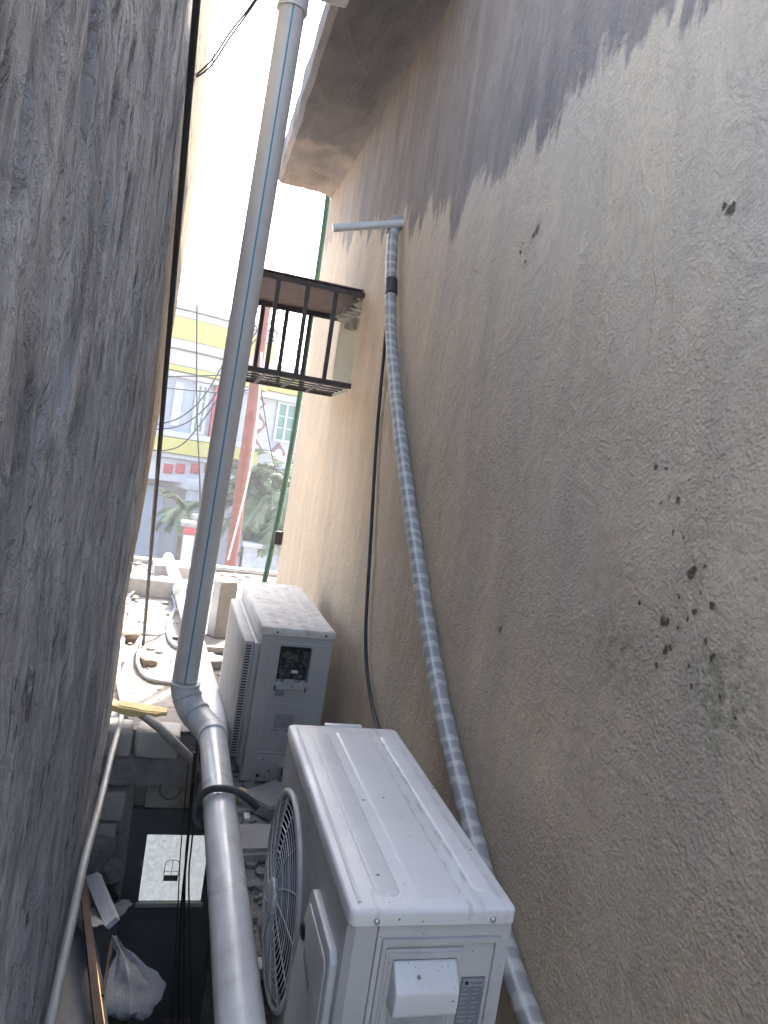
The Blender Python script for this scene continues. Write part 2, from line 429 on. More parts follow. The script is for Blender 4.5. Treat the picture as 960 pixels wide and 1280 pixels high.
def tape_mat():
    t = NT('silver wrapping tape')
    uv = t.tc.outputs['UV']
    x, y, _ = t.sep(uv)
    wobble = t.math('MULTIPLY', t.noise(6, 3), .12)
    v = t.math('ADD', t.math('ADD', y, t.math('MULTIPLY', x, .032)), wobble)
    fr = t.math('FRACT', t.math('DIVIDE', v, .050))
    band = t.ramp(t.math('ABSOLUTE', t.math('SUBTRACT', fr, .5)), .26, .36)
    lon = t.math('FRACT', t.math('MULTIPLY', x, 3.0))
    lonm = t.ramp(t.math('ABSOLUTE', t.math('SUBTRACT', lon, .5)), .40, .47)
    c = t.mix(band, (.22, .22, .205), (.37, .36, .32))
    c = t.mix(t.math('MULTIPLY', lonm, .45), c, (.60, .60, .57))
    c = t.mix(t.ramp(t.noise(24, 5, .7), .5, .75, 0, .5), c, (.24, .24, .23))
    nm = t.bump(t.math('ADD', t.math('MULTIPLY', fr, .9), t.noise(60, 4)), .6, .003)
    return t.out(c, .42, nm)
MAT['tape'] = tape_mat()

def bag_mat():
    t = NT('thin white plastic bag')
    c = t.mix(t.ramp(t.noise(9, 4), .35, .7), (.34, .35, .36), (.20, .21, .22))
    return t.out(c, .38, t.bump(t.noise(22, 4, .6), .5, .012), Transmission_Weight=.12)
MAT['bag'] = bag_mat()

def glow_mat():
    t = NT('self lit obscure glass')
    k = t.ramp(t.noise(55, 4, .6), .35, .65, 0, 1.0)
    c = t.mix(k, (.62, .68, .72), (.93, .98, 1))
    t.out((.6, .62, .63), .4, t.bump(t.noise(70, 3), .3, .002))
    t.l.new(c, t.b.inputs['Emission Color']); t.b.inputs['Emission Strength'].default_value = GLOW  # emission stands in for the sunlit wall seen through the pane
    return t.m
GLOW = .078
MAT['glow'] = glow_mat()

# ------------------------------------------------------------------ setting
FLOOR = -1.345
GROUND = -3.8
mb = MB(); mb.add([(-400, -400, GROUND), (400, -400, GROUND), (400, 400, GROUND), (-400, 400, GROUND)], [(0, 1, 2, 3)])
mb.build('ground', MAT['earth'], kind='structure', smooth=0)

def grid(mb, us, vs, fn, skip=None):
    b = len(mb.v)
    nu, nv = len(us), len(vs)
    for u in us:
        for v in vs: mb.v.append(tuple(fn(u, v)))
    for i in range(nu-1):
        for j in range(nv-1):
            if skip and skip((us[i]+us[i+1])/2, (vs[j]+vs[j+1])/2): continue
            mb.f.append((b+i*nv+j, b+(i+1)*nv+j, b+(i+1)*nv+j+1, b+i*nv+j+1))

# terrace (flat roof of the low building ahead) and the long platform that carries the first unit
def ground_relief(x, y, a):
    p = Vector((x, y, 0))
    return a*(mnoise.noise(p*3.1)+.6*mnoise.noise(p*9)+.45*mnoise.noise(p*27))
mb = MB()
us = list(np.arange(-1.0, 2.61, .03)); vs = list(np.arange(3.66, 9.2, .03))
grid(mb, us, vs, lambda x, y: (x, y, FLOOR+ground_relief(x, y, .012)))
mb.box((-1.0, 4.02, GROUND), (2.6, 9.17, FLOOR-.03))
mb.build('terrace_floor', MAT['terrace'], kind='structure')
mb = MB()
us = list(np.arange(.27, .83, .012)); vs = list(np.arange(-.6, 3.67, .015))
grid(mb, us, vs, lambda x, y: (x+(.014*mnoise.noise(Vector((y*4, 1, 3))) if x < .28 else 0), y, FLOOR-.006+ground_relief(x, y, .010)))
mb.box((.285, -.6, FLOOR-.11), (.799, 3.66, FLOOR-.035)); mb.box((.62, -.6, GROUND), (.799, 3.66, FLOOR-.111))
mb.build('platform_floor', MAT['mortar'], kind='structure')

# the building on the right: wall with the window hole, reveal, overhang
XR = .8; YE = 5.72
W0, W1, WZ0, WZ1 = 3.99, 4.55, .43, .915
rb = thing('plastered_building', 'tall beige plastered building along the right side with damp stained top and projecting concrete slab', 'building', (XR, 2, GROUND))
def rwx(y, z):
    p = Vector((y, z, 4.2))
    return .006*mnoise.noise(p*1.7)+.003*mnoise.noise(p*6)
mb = MB()
us = sorted(set([round(v, 3) for v in np.arange(-1.6, YE, .04)]+[W0, W1, YE])); vs = sorted(set([round(v, 3) for v in np.arange(GROUND, 3.4, .045)]+[WZ0, WZ1, 3.4]))
def rw(y, z):
    edge = 0
    if abs(y-YE) < 1e-6: edge = .02*mnoise.noise(Vector((z*5, 7, 2)))
    return (XR+rwx(y, z), y+edge, z)
grid(mb, us, vs, rw, lambda y, z: W0 < y < W1 and WZ0 < z < WZ1)
# end, back and top faces
b = len(mb.v)
for z in vs: mb.v.append(rw(YE, z)); mb.v.append((4.8, YE, z))
for j in range(len(vs)-1): mb.f.append((b+2*j, b+2*j+1, b+2*j+3, b+2*j+2))
mb.add([(4.8, YE, GROUND), (4.8, -1.6, GROUND), (4.8, -1.6, 3.4), (4.8, YE, 3.4)], [(0, 1, 2, 3)])
mb.add([(XR, -1.6, GROUND), (4.8, -1.6, GROUND), (4.8, -1.6, 3.4), (XR, -1.6, 3.4)], [(3, 2, 1, 0)])
mb.add([(XR, -1.6, 3.4), (4.8, -1.6, 3.4), (4.8, YE, 3.4), (XR, YE, 3.4)], [(0, 1, 2, 3)])
# the wall texture lives in world coordinates: keep this part's origin at the world origin
wall_r = mb.build('wall', MAT['rwall'], None)
wall_r.parent = rb; wall_r.location = -Vector((XR, 2, GROUND))
# window reveal
fr = MB()
d = .30
x0 = XR+.001
fr.add([(x0, W1, WZ0), (XR+d, W1, WZ0), (XR+d, W1, WZ1), (x0, W1, WZ1)], [(0, 1, 2, 3)])
fr.add([(x0, W0, WZ0), (XR+d, W0, WZ0), (XR+d, W0, WZ1), (x0, W0, WZ1)], [(3, 2, 1, 0)])
fr.add([(x0, W0, WZ0), (XR+d, W0, WZ0), (XR+d, W1, WZ0), (x0, W1, WZ0)], [(0, 1, 2, 3)])
fr.add([(x0, W0, WZ1), (XR+d, W0, WZ1), (XR+d, W1, WZ1), (x0, W1, WZ1)], [(3, 2, 1, 0)])
fr.add([(XR+d, W0, WZ0), (XR+d, W1, WZ0), (XR+d, W1, WZ1), (XR+d, W0, WZ1)], [(3, 2, 1, 0)])
win = fr.build('window', MAT['cream'], rb, smooth=0)
rim = MB()
for k in range(9):      # broken mortar along the head of the hole
    yy = W0+.03+k*.062
    rim.rock((XR+.015, yy, WZ1-.005), .03+.012*(k % 3), (1, 1.2, .6), seed=40+k, sub=3, rough=.7)
rim.rock((XR+.05, W1-.0, WZ1-.03), .06, (1.3, .5, .9), seed=60, sub=3, rough=.7)
rim.build('broken_mortar', MAT['concrete'], win)
# overhang slab with a rough outer edge
mb = MB()
ys = list(np.arange(2.75, 5.73, .06)); 
def ox(y): return .352+.012*max(0, y-2.5)+.010*mnoise.noise(Vector((y*4, 0, 9)))
prof = lambda y: [(XR+.02, 2.0), (ox(y)+.03, 2.0+.006*mnoise.noise(Vector((y*5, 3, 1)))), (ox(y), 2.03), (ox(y)-.005, 2.17), (XR+.02, 2.19)]
b = len(mb.v)
sub = []
for y in ys:
    P = prof(y)
    # subdivide the underside so that it can undulate
    row = [(P[0][0]+(P[1][0]-P[0][0])*k/10, y, 2.0+.010*mnoise.noise(Vector((k*.35, y*2.2, 5)))+.004*mnoise.noise(Vector((k*1.1, y*7, 5)))+(.045*max(0, 1-k/2.0)**2*-1)) for k in range(11)]
    row += [(P[2][0], y, P[2][1]), (P[3][0], y, P[3][1]), (P[4][0], y, P[4][1])]
    sub.append(row)
nr = len(sub[0])
for row in sub: mb.v += row
for i in range(len(ys)-1):
    for k in range(nr-1): mb.f.append((b+i*nr+k, b+i*nr+k+1, b+(i+1)*nr+k+1, b+(i+1)*nr+k))
mb.f.append(tuple(b+k for k in range(nr))); mb.f.append(tuple(b+(len(ys)-1)*nr+k for k in range(nr))[::-1])
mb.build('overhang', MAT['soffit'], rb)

# the building on the left: one rough cement wall very close to the camera
XL = -.14
lb = thing('cement_building', 'dark grey cement rendered building close on the left with streaked rough wall', 'building', (XL, 1.5, GROUND))
def lw(y, z):
    p = Vector((y, z, 1.3))
    h = .0060*mnoise.noise(Vector((y*9, z*2.2, 2)))+.0035*mnoise.noise(Vector((y*24, z*6, 5)))+.0018*mnoise.noise(Vector((y*60, z*30, 5)))+.006*mnoise.noise(p*1.6)
    # trowelled lumps and drips
    r = 1-abs(mnoise.noise(Vector((y*9, z*1.5, 8.5))))*3.2
    h += .0035*max(0, r)
    q = mnoise.noise(Vector((y*22, z*5.5, 3.3)))
    if q > .32: h -= .006*min(1, (q-.32)*7)
    h *= max(.25, min(1, (4.0-y)/1.2))
    if z < -.3: h -= .022*max(0, min(1, (y-2.2)/1.4))*min(1, (-.3-z)/.4)
    return h
def ltop(y): return .50+.42*max(.3, min(y, 2.35))+.96*max(0, min(1, (y-2.35)/.06))  # unseen top, sloped low near the camera to let sky light in
def lend(z):
    return float(np.interp(z, [-1.3, -.9, -.36, .18, 1.0, 1.73, 2.0, 2.29], [3.80, 3.66, 3.55, 4.22, 4.60, 4.87, 4.62, 4.25]))+.04*mnoise.noise(Vector((z*3, 2, 2)))+.03*mnoise.noise(Vector((z*11, 2, 2)))
mb = MB()
zs = [-1.62+.011*i for i in range(int(4.6/.011))]
ts = list(np.concatenate([np.arange(-1.2, .3, .05), np.arange(.3, 2.2, .009), np.arange(2.2, 4.001, .02)]))
def lfn(t, z):
    y = t if t < 3.0 else 3.0+(t-3.0)*(lend(z)-3.0)/1.0
    zz = z
    # lower rim follows the falling ledge line
    zb = -1.27-.20*(3.83-y) if y > 1.0 else -1.84
    zz = zb+(z+1.62)*(ltop(y)-zb)/(4.6-.011)
    return (XL+lw(y, zz)-(.03*((t-3.9)/.1)**2 if t > 3.9 else 0), y, zz)
grid(mb, ts, zs, lfn)
nzs = len(zs)
# end return, top, bottom lip, body
last = (len(ts)-1)*nzs
b = len(mb.v)
for j in range(nzs): v = mb.v[last+j]; mb.v.append((-3.5, v[1]+.02, v[2]))
for j in range(nzs-1): mb.f.append((last+j, b+j, b+j+1, last+j+1))
b = len(mb.v)
for i in range(len(ts)): v = mb.v[i*nzs]; mb.v.append((-.62, v[1], v[2]+.01))
for i in range(len(ts)-1): mb.f.append((i*nzs, b+i, b+i+1, (i+1)*nzs))
b = len(mb.v)
for i in range(len(ts)): v = mb.v[i*nzs+nzs-1]; mb.v.append((-3.5, v[1], v[2]))
for i in range(len(ts)-1): mb.f.append((i*nzs+nzs-1, (i+1)*nzs+nzs-1, b+i+1, b+i))
mb.box((-3.5, -1.2, GROUND), (-.6, 3.6, .55))
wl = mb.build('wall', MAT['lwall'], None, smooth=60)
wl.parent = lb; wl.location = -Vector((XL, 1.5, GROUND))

# lower shaft: cross wall with beam, blocks, dark door
mb = MB()
mb.box((-.62, 3.68, GROUND), (-.01, 4.02, -1.60))
mb.box((.455, 3.70, GROUND), (1.2, 4.018, -1.62))
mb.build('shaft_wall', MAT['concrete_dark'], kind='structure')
mb = MB()
us = list(np.arange(-.62, .285, .02)); 
nb = 9
b = len(mb.v)
rows = []
for u in us:
    low = -1.585+.05*mnoise.noise(Vector((u*14, 1, 1)))
    prof = [(4.0, FLOOR-.002), (3.72, FLOOR+.004), (3.665, FLOOR-.02), (3.655, -1.44), (3.62, -1.448), (3.605, -1.48), (3.612, low), (3.72, low-.01), (4.0, low)]
    rows.append([(u, p[0]+.008*mnoise.noise(Vector((u*11, i, 2))), p[1]+.005*mnoise.noise(Vector((u*9, i, 7)))) for i, p in enumerate(prof)])
for r_ in rows: mb.v += r_
for i in range(len(us)-1):
    for k in range(nb-1): mb.f.append((b+i*nb+k, b+i*nb+k+1, b+(i+1)*nb+k+1, b+(i+1)*nb+k))
mb.build('terrace_edge', MAT['beam'], kind='structure')
mb = MB(); mb.box((-.62, 3.9, GROUND), (.30, 4.015, -2.9))
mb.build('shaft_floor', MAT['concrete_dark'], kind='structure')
# left shelf in the shaft
mb = MB()
us = list(np.arange(.6, 3.69, .03)); 
def shelf_edge(y): return -.165+(3.37-y)*.197+.01*mnoise.noise(Vector((y*6, 0, 0)))+.02
b = len(mb.v)
for y in us:
    e = shelf_edge(y)
    for k in range(9): 
        x = -.62+(e+.62)*k/8
        mb.v.append((x, y, -1.955+ground_relief(x, y, .007)))
    mb.v.append((e+.008, y, -1.98)); mb.v.append((e+.003, y, GROUND))
for i in range(len(us)-1):
    for k in range(10): mb.f.append((b+i*11+k, b+(i+1)*11+k, b+(i+1)*11+k+1, b+i*11+k+1))
mb.build('shaft_shelf', M('shelf concrete', (.20, .20, .205), .93, .25, 6, .7, 45, .005, dirt=(.10, .095, .09)), kind='structure')
mb = MB(); mb.box((-.62, .6, GROUND), (.61, 3.7, -2.9))
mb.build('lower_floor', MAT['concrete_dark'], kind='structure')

# blocks
def block(lo, hi, label, seed, rot=0, mat='block', grp=None):
    random.seed(seed)
    c = Vector([(a+b_)/2 for a, b_ in zip(lo, hi)]); hs = [(b_-a)/2 for a, b_ in zip(lo, hi)]
    bm = bmesh.new(); bmesh.ops.create_cube(bm, size=2)
    bmesh.ops.bevel(bm, geom=bm.edges[:], offset=.22, segments=3, profile=.5, affect='EDGES')
    bmesh.ops.subdivide_edges(bm, edges=bm.edges[:], cuts=2, use_grid_fill=True)
    m = MB(); rm = Matrix.Rotation(rot, 3, 'Z')
    for v in bm.verts:
        p = Vector((v.co.x*hs[0], v.co.y*hs[1], v.co.z*hs[2]))
        p += Vector((.006*mnoise.noise(p*18+Vector((seed, 0, 0))), .006*mnoise.noise(p*18+Vector((0, seed, 0))), .006*mnoise.noise(p*18+Vector((0, 0, seed)))))
        v.co = c+rm @ p
    m.addbm(bm)
    o = m.build('concrete_block', MAT[mat], origin=(c.x, c.y, lo[2]), smooth=50)
    tag(o, label, 'block', grp); return o
block((-.235, 3.57, -1.445), (-.055, 3.74, -1.318), 'pale concrete block at the terrace edge beside the left wall', 1, .03)
block((-.035, 3.57, -1.447), (.165, 3.75, -1.325), 'pale concrete block at the terrace edge under the grey foam sleeve', 2, -.05)
block((-.26, 3.60, -1.76), (-.045, 3.69, -1.625), 'dark grey block just under the terrace beam in the shaft', 3, 0, 'concrete')
block((-.26, 3.60, -1.915), (-.07, 3.69, -1.775), 'dark grey block second below the beam, above the shelf', 4, .04, 'concrete')

# door in the shaft
dr = thing('shaft_door', 'dark metal door deep in the shaft with one bright glass pane', 'door', (.18, 3.86, -3.6))
GX0, GX1, GZ0, GZ1 = .078, .385, -2.28, -1.93
mb = MB()
ya, yb = 3.82, 3.86
mb.box((-.008, ya, -2.9), (GX0, yb, -1.80)); mb.box((GX1, ya, -2.9), (.45, yb, -1.80))
mb.box((GX0, ya, GZ1), (GX1, yb, -1.80)); mb.box((GX0, ya, -2.9), (GX1, yb, GZ0))
mb.box((.05, ya-.012, -2.86), (.40, ya-.001, -2.36), .004)
mb.build('door_leaf', MAT['door'], dr)
mb = MB()
mb.box((GX0-.012, ya-.016, GZ0-.02), (GX1+.012, ya-.002, GZ0+.004), .003)
mb.build('pane_sill', M('pale sill', (.5, .49, .42), .6), dr)
mb = MB(); mb.box((GX0, 3.835, GZ0), (GX1, 3.845, GZ1)); pane = mb.build('window_pane', MAT['glow'], dr)
mb = MB()
wx0, wx1, wz0, wz1 = .185, .256, -2.175, -2.075
mb.box((wx0, 3.829, wz0), (wx1, 3.8345, wz0+.028))
mb.build('lower_panel', M('olive panel', (.13, .145, .09), .6), pane)
mb = MB()
arc = [(wx0, wz0+.028), (wx0, wz1-.01)]+[((wx0+wx1)/2-.0355*math.cos(a), wz1-.012+.022*math.sin(a)) for a in np.linspace(.2, math.pi-.2, 7)]+[(wx1, wz1-.01), (wx1, wz0+.028)]
mb.tube([(a, 3.831, c) for a, c in arc], .0018, 6)
mb.tube([((wx0+wx1)/2, 3.831, wz0+.028), ((wx0+wx1)/2, 3.831, wz1+.01)], .0014, 6); mb.tube([(wx0, 3.831, wz0+.05), (wx1, 3.831, wz0+.05)], .0014, 6)
mb.build('arched_bars', M('grey green bars', (.12, .13, .10), .6), pane)
# panel over the door
mb = MB(); mb.box((.045, 3.74, -1.755), (.31, 3.77, -1.60), .004)
pl = mb.build('cover_panel', MAT['plate'], origin=(.17, 3.755, -1.755))
mb = MB(); c0 = Vector((.155, 3.737, -1.66))
mb.ring(c0, (1, 0, 0), (0, 0, 1), .05, .005, 32, 6)
mb.build('round_trim', MAT['concrete_dark'], pl); tag(pl, 'stained cream panel with round mark above the shaft door', 'panel')

# ------------------------------------------------------------------ lettering
def text_mesh(word, size, fn):
    """flat lettering; fn maps (u, v) in metres to a point"""
    cu = bpy.data.curves.new('lettering', 'FONT'); cu.body = word; cu.size = size; cu.align_x = 'LEFT'
    ob = bpy.data.objects.new('lettering', cu); COL.objects.link(ob)
    dg = bpy.context.evaluated_depsgraph_get()
    me = bpy.data.meshes.new_from_object(ob.evaluated_get(dg))
    m = MB(); m.add([fn(v.co.x, v.co.y) for v in me.vertices], [tuple(p.vertices) for p in me.polygons])
    bpy.data.objects.remove(ob); bpy.data.curves.remove(cu); bpy.data.meshes.remove(me)
    return m

def frame4(m, a0, a1, b0, b1, i0, i1, j0, j1, P, d0, d1):
    """rectangular plate with a rectangular hole; P(a, b, depth)"""
    for (p, q, r, s) in ((a0, i0, b0, b1), (i1, a1, b0, b1), (i0, i1, b0, j0), (i0, i1, j1, b1)):
        lo = P(p, r, d0); hi = P(q, s, d1)
        m.box([min(x, y) for x, y in zip(lo, hi)], [max(x, y) for x, y in zip(lo, hi)])

# ------------------------------------------------------------------ near outdoor unit
def near_unit():
    root = thing('air_conditioner_unit', 'nearest white outdoor air conditioner unit with round fan guard and clean ribbed lid', 'air conditioner', (.521, 1.600, -1.327), (R(1.8), R(-.4), 0))
    hx, hy, H = .15, .405, .585
    # main coil cabinet behind the front shell
    m = MB(); m.box((-hx+.052, -hy+.002, .022), (hx, hy-.002, H+.014), .006)
    body = m.build('cabinet', MAT['acbody'], root, local=True)
    # front shell: plate with round hole + rim
    cy, cz, rad = .165, .292, .232
    m = MB(); n = 64
    X0, X1 = -hx, -hx+.05
    circ = [(cy+rad*math.cos(2*math.pi*i/n), cz+rad*math.sin(2*math.pi*i/n)) for i in range(n)]
    def outer(i):
        a = 2*math.pi*i/n; c, s = math.cos(a), math.sin(a)
        y0, y1, z0, z1 = -hy+.012, hy-.012, .03, H+.004
        ks = []
        if c > 1e-9: ks.append((y1-cy)/c)
        if c < -1e-9: ks.append((y0-cy)/c)
        if s > 1e-9: ks.append((z1-cz)/s)
        if s < -1e-9: ks.append((z0-cz)/s)
        k = min(ks); return (cy+k*c, cz+k*s)
    vs = []
    out = [outer(i) for i in range(n)]
    # snap the nearest samples to the corners
    for (qy, qz) in ((-hy+.012, .03), (-hy+.012, H+.004), (hy-.012, .03), (hy-.012, H+.004)):
        j = min(range(n), key=lambda i: (out[i][0]-qy)**2+(out[i][1]-qz)**2); out[j] = (qy, qz)
    for i in range(n): vs.append((X0, circ[i][0], circ[i][1]))
    for i in range(n): vs.append((X0, out[i][0], out[i][1]))
    def grow(q):
        return (max(-hy, min(hy, q[0]+math.copysign(.012, q[0]) if abs(abs(q[0])-hy+.012) < 1e-6 else q[0])),
                max(.022, min(H+.012, q[1]+.008*(1 if q[1] > .3 else -1) if (abs(q[1]-H-.004) < 1e-6 or abs(q[1]-.03) < 1e-6) else q[1])))
    for i in range(n): g = grow(out[i]); vs.append((X0+.012, g[0], g[1]))
    for i in range(n): g = grow(out[i]); vs.append((X1, g[0], g[1]))
    for i in range(n): vs.append((X0+.018, circ[i][0], circ[i][1]))
    fs = []
    for i in range(n):
        j = (i+1) % n
        fs += [(i, j, n+j, n+i), (n+i, n+j, 2*n+j, 2*n+i), (2*n+i, 2*n+j, 3*n+j, 3*n+i), (j, i, 4*n+i, 4*n+j)]
    m.add(vs, fs)
    m.build('front_shell', MAT['acpanel'], root, local=True, smooth=30)
    # shroud behind the guard
    m = MB(); b = len(m.v)
    m.add([(X0+.02, c[0], c[1]) for c in circ]+[(X0+.0515, c[0], c[1]) for c in circ], [tuple(range(n, 2*n))]+[((i+1) % n, i, n+i, n+(i+1) % n) for i in range(n)])
    m.build('fan_shroud', MAT['dark'], root, local=True)
    # three blades
    for k in range(3):
        m = MB(); a0 = k*2*math.pi/3+.4
        g = []
        for i in range(7):
            for j in range(5):
                rr = .045+(.175)*i/6; aa = a0+(j/4-.5)*(1.25-.35*i/6)
                g.append((X0+.028+.016*(j/4), cy+rr*math.cos(aa), cz+rr*math.sin(aa)))
        f = [(i*5+j, i*5+j+1, (i+1)*5+j+1, (i+1)*5+j) for i in range(6) for j in range(4)]
        m.add(g, f); m.add([(x+.003, y, z) for x, y, z in g], [q[::-1] for q in f])
        m.build('fan_blade', MAT['dark'], root, local=True)
    # guard: bezel, rings, ribs, hub
    U, V = (0, 1, 0), (0, 0, 1)
    m = MB(); m.ring((X0-.004, cy, cz), U, V, rad+.004, .0075, 72, 10)
    bez = m.build('guard_bezel', MAT['acbody'], root, local=True)
    m = MB()
    def bulge(r): return X0-.004-.018*(1-(r/rad)**2)
    for k in range(1, 13):
        r_ = .042+(rad-.048)*k/13
        m.ring((bulge(r_), cy, cz), U, V, r_, .0010 if k % 4 else .0016, 60, 5)
    for k in range(14):
        a = 2*math.pi*(k+.3)/14
        pts = []
        for i in range(9):
            r_ = .03+(rad-.03)*i/8; aa = a+.22*(i/8)
            pts.append((bulge(r_)-.002, cy+r_*math.cos(aa), cz+r_*math.sin(aa)))
        m.tube(pts, .0015, 6)
    m.build('fan_guard', MAT['grey_guard'], root, local=True)
    m = MB(); m.tube([(bulge(0)+.004, cy, cz), (bulge(0)-.006, cy, cz), (bulge(0)-.009, cy, cz)], [.040, .040, .034], 32)
    m.build('hub_cap', MAT['grey_guard'], root, local=True)
    # raised square panel beside the guard, with emblem and lettering
    m = MB(); m.prism([(-.372, .05), (-.095, .05), (-.095, .30), (-.165, .512), (-.18, .520), (-.355, .520), (-.372, .505)], X0-.014, X0+.002, 'x', .004)
    pn = m.build('front_panel', MAT['acpanel'], root, local=True)
    m = MB(); m.prism([(-.350, .07), (-.120, .07), (-.120, .29), (-.180, .492), (-.338, .492), (-.350, .48)], X0-.0165, X0-.012, 'x', .002)
    m.build('panel_inset', MAT['acbody'], pn, local=True)
    XE = X0-.0172
    m = MB(); m.ring((XE, -.165, .425), U, V, .014, .0035, 24, 6); m.tube([(XE, -.158, .435), (XE, -.168, .425), (XE, -.165, .412)], .003, 6)
    m.build('emblem', MAT['ink'], pn, local=True)
    text_mesh('TRANE', .026, lambda u, v: (XE, -.19-u, .392+v-u*.25)).build('lettering', MAT['ink'], pn, local=True, smooth=0)
    # lid
    m = MB(); lx, ly = hx+.002, hy+.004
    prof = [(.002, H+.012), (0, H+.013), (0, H+.033), (.0015, H+.037), (.006, H+.040)]
    # rounded rectangle loops, then the embossed top as a fine grid
    def rrect(ix, z, rc=.013):
        a, b_ = lx-ix, ly-ix; o = []
        for (sx, sy, t0) in ((1, 1, 0), (-1, 1, 90), (-1, -1, 180), (1, -1, 270)):
            for k in range(5):
                t = R(t0+k*22.5); o.append((sx*(a-rc)+rc*math.cos(t), sy*(b_-rc)+rc*math.sin(t), z))
        return o
    loops = [rrect(i, z) for i, z in prof]
    ncor = len(loops[0]); base = len(m.v)
    for lp in loops: m.v += lp
    for i in range(len(loops)-1):
        for k in range(ncor):
            k2 = (k+1) % ncor
            m.f.append((base+i*ncor+k, base+i*ncor+k2, base+(i+1)*ncor+k2, base+(i+1)*ncor+k))
    top = base+(len(loops)-1)*ncor
    m.f.append(tuple(top+k for k in range(ncor)))
    lid = m.build('lid', MAT['lid'], root, local=True, smooth=50)
    # embossed ribs pressed up from the lid
    for (xa, xb, ya, yb) in ((-.100, -.052, -.37, .36), (-.030, .060, -.375, .37), (.088, .128, -.36, .35)):
        mm = MB(); bm = bmesh.new(); rr = .018; o = []
        for (sx, sy, t0) in ((1, 1, 0), (-1, 1, 90), (-1, -1, 180), (1, -1, 270)):
            for k in range(6):
                t = R(t0+k*18); o.append(((xa+xb)/2+sx*((xb-xa)/2-rr)+rr*math.cos(t), (ya+yb)/2+sy*((yb-ya)/2-rr)+rr*math.sin(t)))
        b = len(mm.v); k = len(o); cxm, cym = (xa+xb)/2, (ya+yb)/2
        bm.free()
        for (sh, z) in ((0, H+.0398), (.0035, H+.0425), (.006, H+.0432)):
            for (x, y) in o:
                dx, dy = x-cxm, y-cym
                mm.v.append((cxm+dx*(1-sh/((xb-xa)/2)), cym+dy*(1-sh/((yb-ya)/2)), z))
        for i in range(2):
            for q in range(k): mm.f.append((b+i*k+q, b+i*k+(q+1) % k, b+(i+1)*k+(q+1) % k, b+(i+1)*k+q))
        mm.f.append(tuple(b+2*k+q for q in range(k)))
        mm.build('pressed_rib', MAT['lid'], lid, local=True, smooth=60)
    m = MB(); m.box((-.135, -.385, H+.0396), (-.128, .385, H+.0425), .0012); m.build('edge_bead', MAT['lid'], lid, local=True)
    m = MB(); m.box((-.05, ly-.004, H+.012), (.055, ly+.016, H+.043), .004); m.build('rear_tab', MAT['lid'], lid, local=True)
    for sx in (-.105, .106):
        m = MB(); c = Vector((sx, -ly, H+.022)); m.tube([c, c+Vector((0, -.003, 0)), c+Vector((0, -.0045, 0))], [.0055, .005, .003], 14)
        m.build('screw', MAT['screw'], lid, local=True)
    # end face toward the camera
    YF = -hy
    P = lambda a, b, d: (a, YF-d, b)
    m = MB(); frame4(m, -.088, .128, .06, H-.012, -.080, .120, .07, H-.022, P, -.002, .0045)
    m.build('end_panel_bead', MAT['acbody'], root, local=True)
    m = MB(); m.box((-.079, YF-.003, .10), (.062, YF+.004, H-.030), .0028); 
    ac = m.build('access_cover', MAT['acpanel'], root, local=True)
    m = MB(); frame4(m, -.074, .057, .11, H-.036, -.066, .049, .12, H-.046, P, .002, .0058); m.build('cover_bead', MAT['acbody'], ac, local=True)
    # handle hood: a wedge that overhangs the grip
    m = MB()
    zt, zb = H-.052, H-.128
    sec = [(0, zt+.004), (.008, zt+.004), (.040, zt-.030), (.040, zb+.006), (.034, zb), (0, zb)]
    b = len(m.v)
    bm = bmesh.new()
    A = [bm.verts.new((-.066, YF-.003-d, z)) for d, z in sec]; B = [bm.verts.new((.048, YF-.003-d, z)) for d, z in sec]
    bm.faces.new(A); bm.faces.new(B[::-1])
    for i in range(len(sec)): bm.faces.new((A[i], B[i], B[(i+1) % 6], A[(i+1) % 6]))
    bmesh.ops.recalc_face_normals(bm, faces=bm.faces[:])
    bmesh.ops.bevel(bm, geom=bm.edges[:], offset=.004, segments=3, profile=.5, affect='EDGES')
    m.addbm(bm); m.build('handle_hood', MAT['lid'], ac, local=True, smooth=35)
    m = MB(); m.box((-.060, YF-.0048, .2), (.043, YF-.002, zb-.001), .001); m.build('grip_recess', M('grip shadow grey', (.36, .37, .38), .5, dirt=(.17, .16, .15), dscale=30), ac, local=True)
    # rating plate
    m = MB(); m.box((.068, YF-.0016, .26), (.112, YF+.001, H-.088)); rp = m.build('rating_plate', MAT['label_grey'], root, local=True, smooth=0)
    YL = YF-.0021
    m = MB(); m.box((.071, YL+.0002, H-.104), (.109, YL+.0006, H-.091)); m.build('plate_header', M('pale plate header', (.27, .285, .30), .5), rp, local=True, smooth=0)
    m = MB(); m.ring((.078, YL, H-.0975), (1, 0, 0), (0, 0, 1), .0028, .0011, 18, 5); m.tube([(.080, YL, H-.095), (.0775, YL, H-.0975), (.0785, YL, H-.100)], .0011, 5); m.build('plate_emblem', MAT['ink'], rp, local=True)
    text_mesh('TRANE', .0072, lambda u, v: (.084+u, YL-.0002, H-.1+v)).build('plate_lettering', MAT['ink'], rp, local=True, smooth=0)
    m = MB(); rnd = random.Random(3)
    for k in range(20):
        z = H-.109-k*.0085
        m.box((.071, YL+.0002, z-.0012), (.071+rnd.uniform(.010, .016), YL+.0005, z)); m.box((.092, YL+.0002, z-.0012), (.092+rnd.uniform(.006, .016), YL+.0005, z))
    m.build('plate_print', MAT['label_line'], rp, local=True, smooth=0)
    m = MB(); c = Vector((-.115, YF, .33)); m.tube([c, c+Vector((0, -.004, 0))], [.006, .004], 14); m.build('screw', MAT['screw'], root, local=True)
    for yy in (-.30, .30):
        m = MB(); m.box((-.16, yy-.025, -.012), (.16, yy+.025, .021), .004); m.build('foot', MAT['acpanel'], root, local=True)
    return root
near_unit()

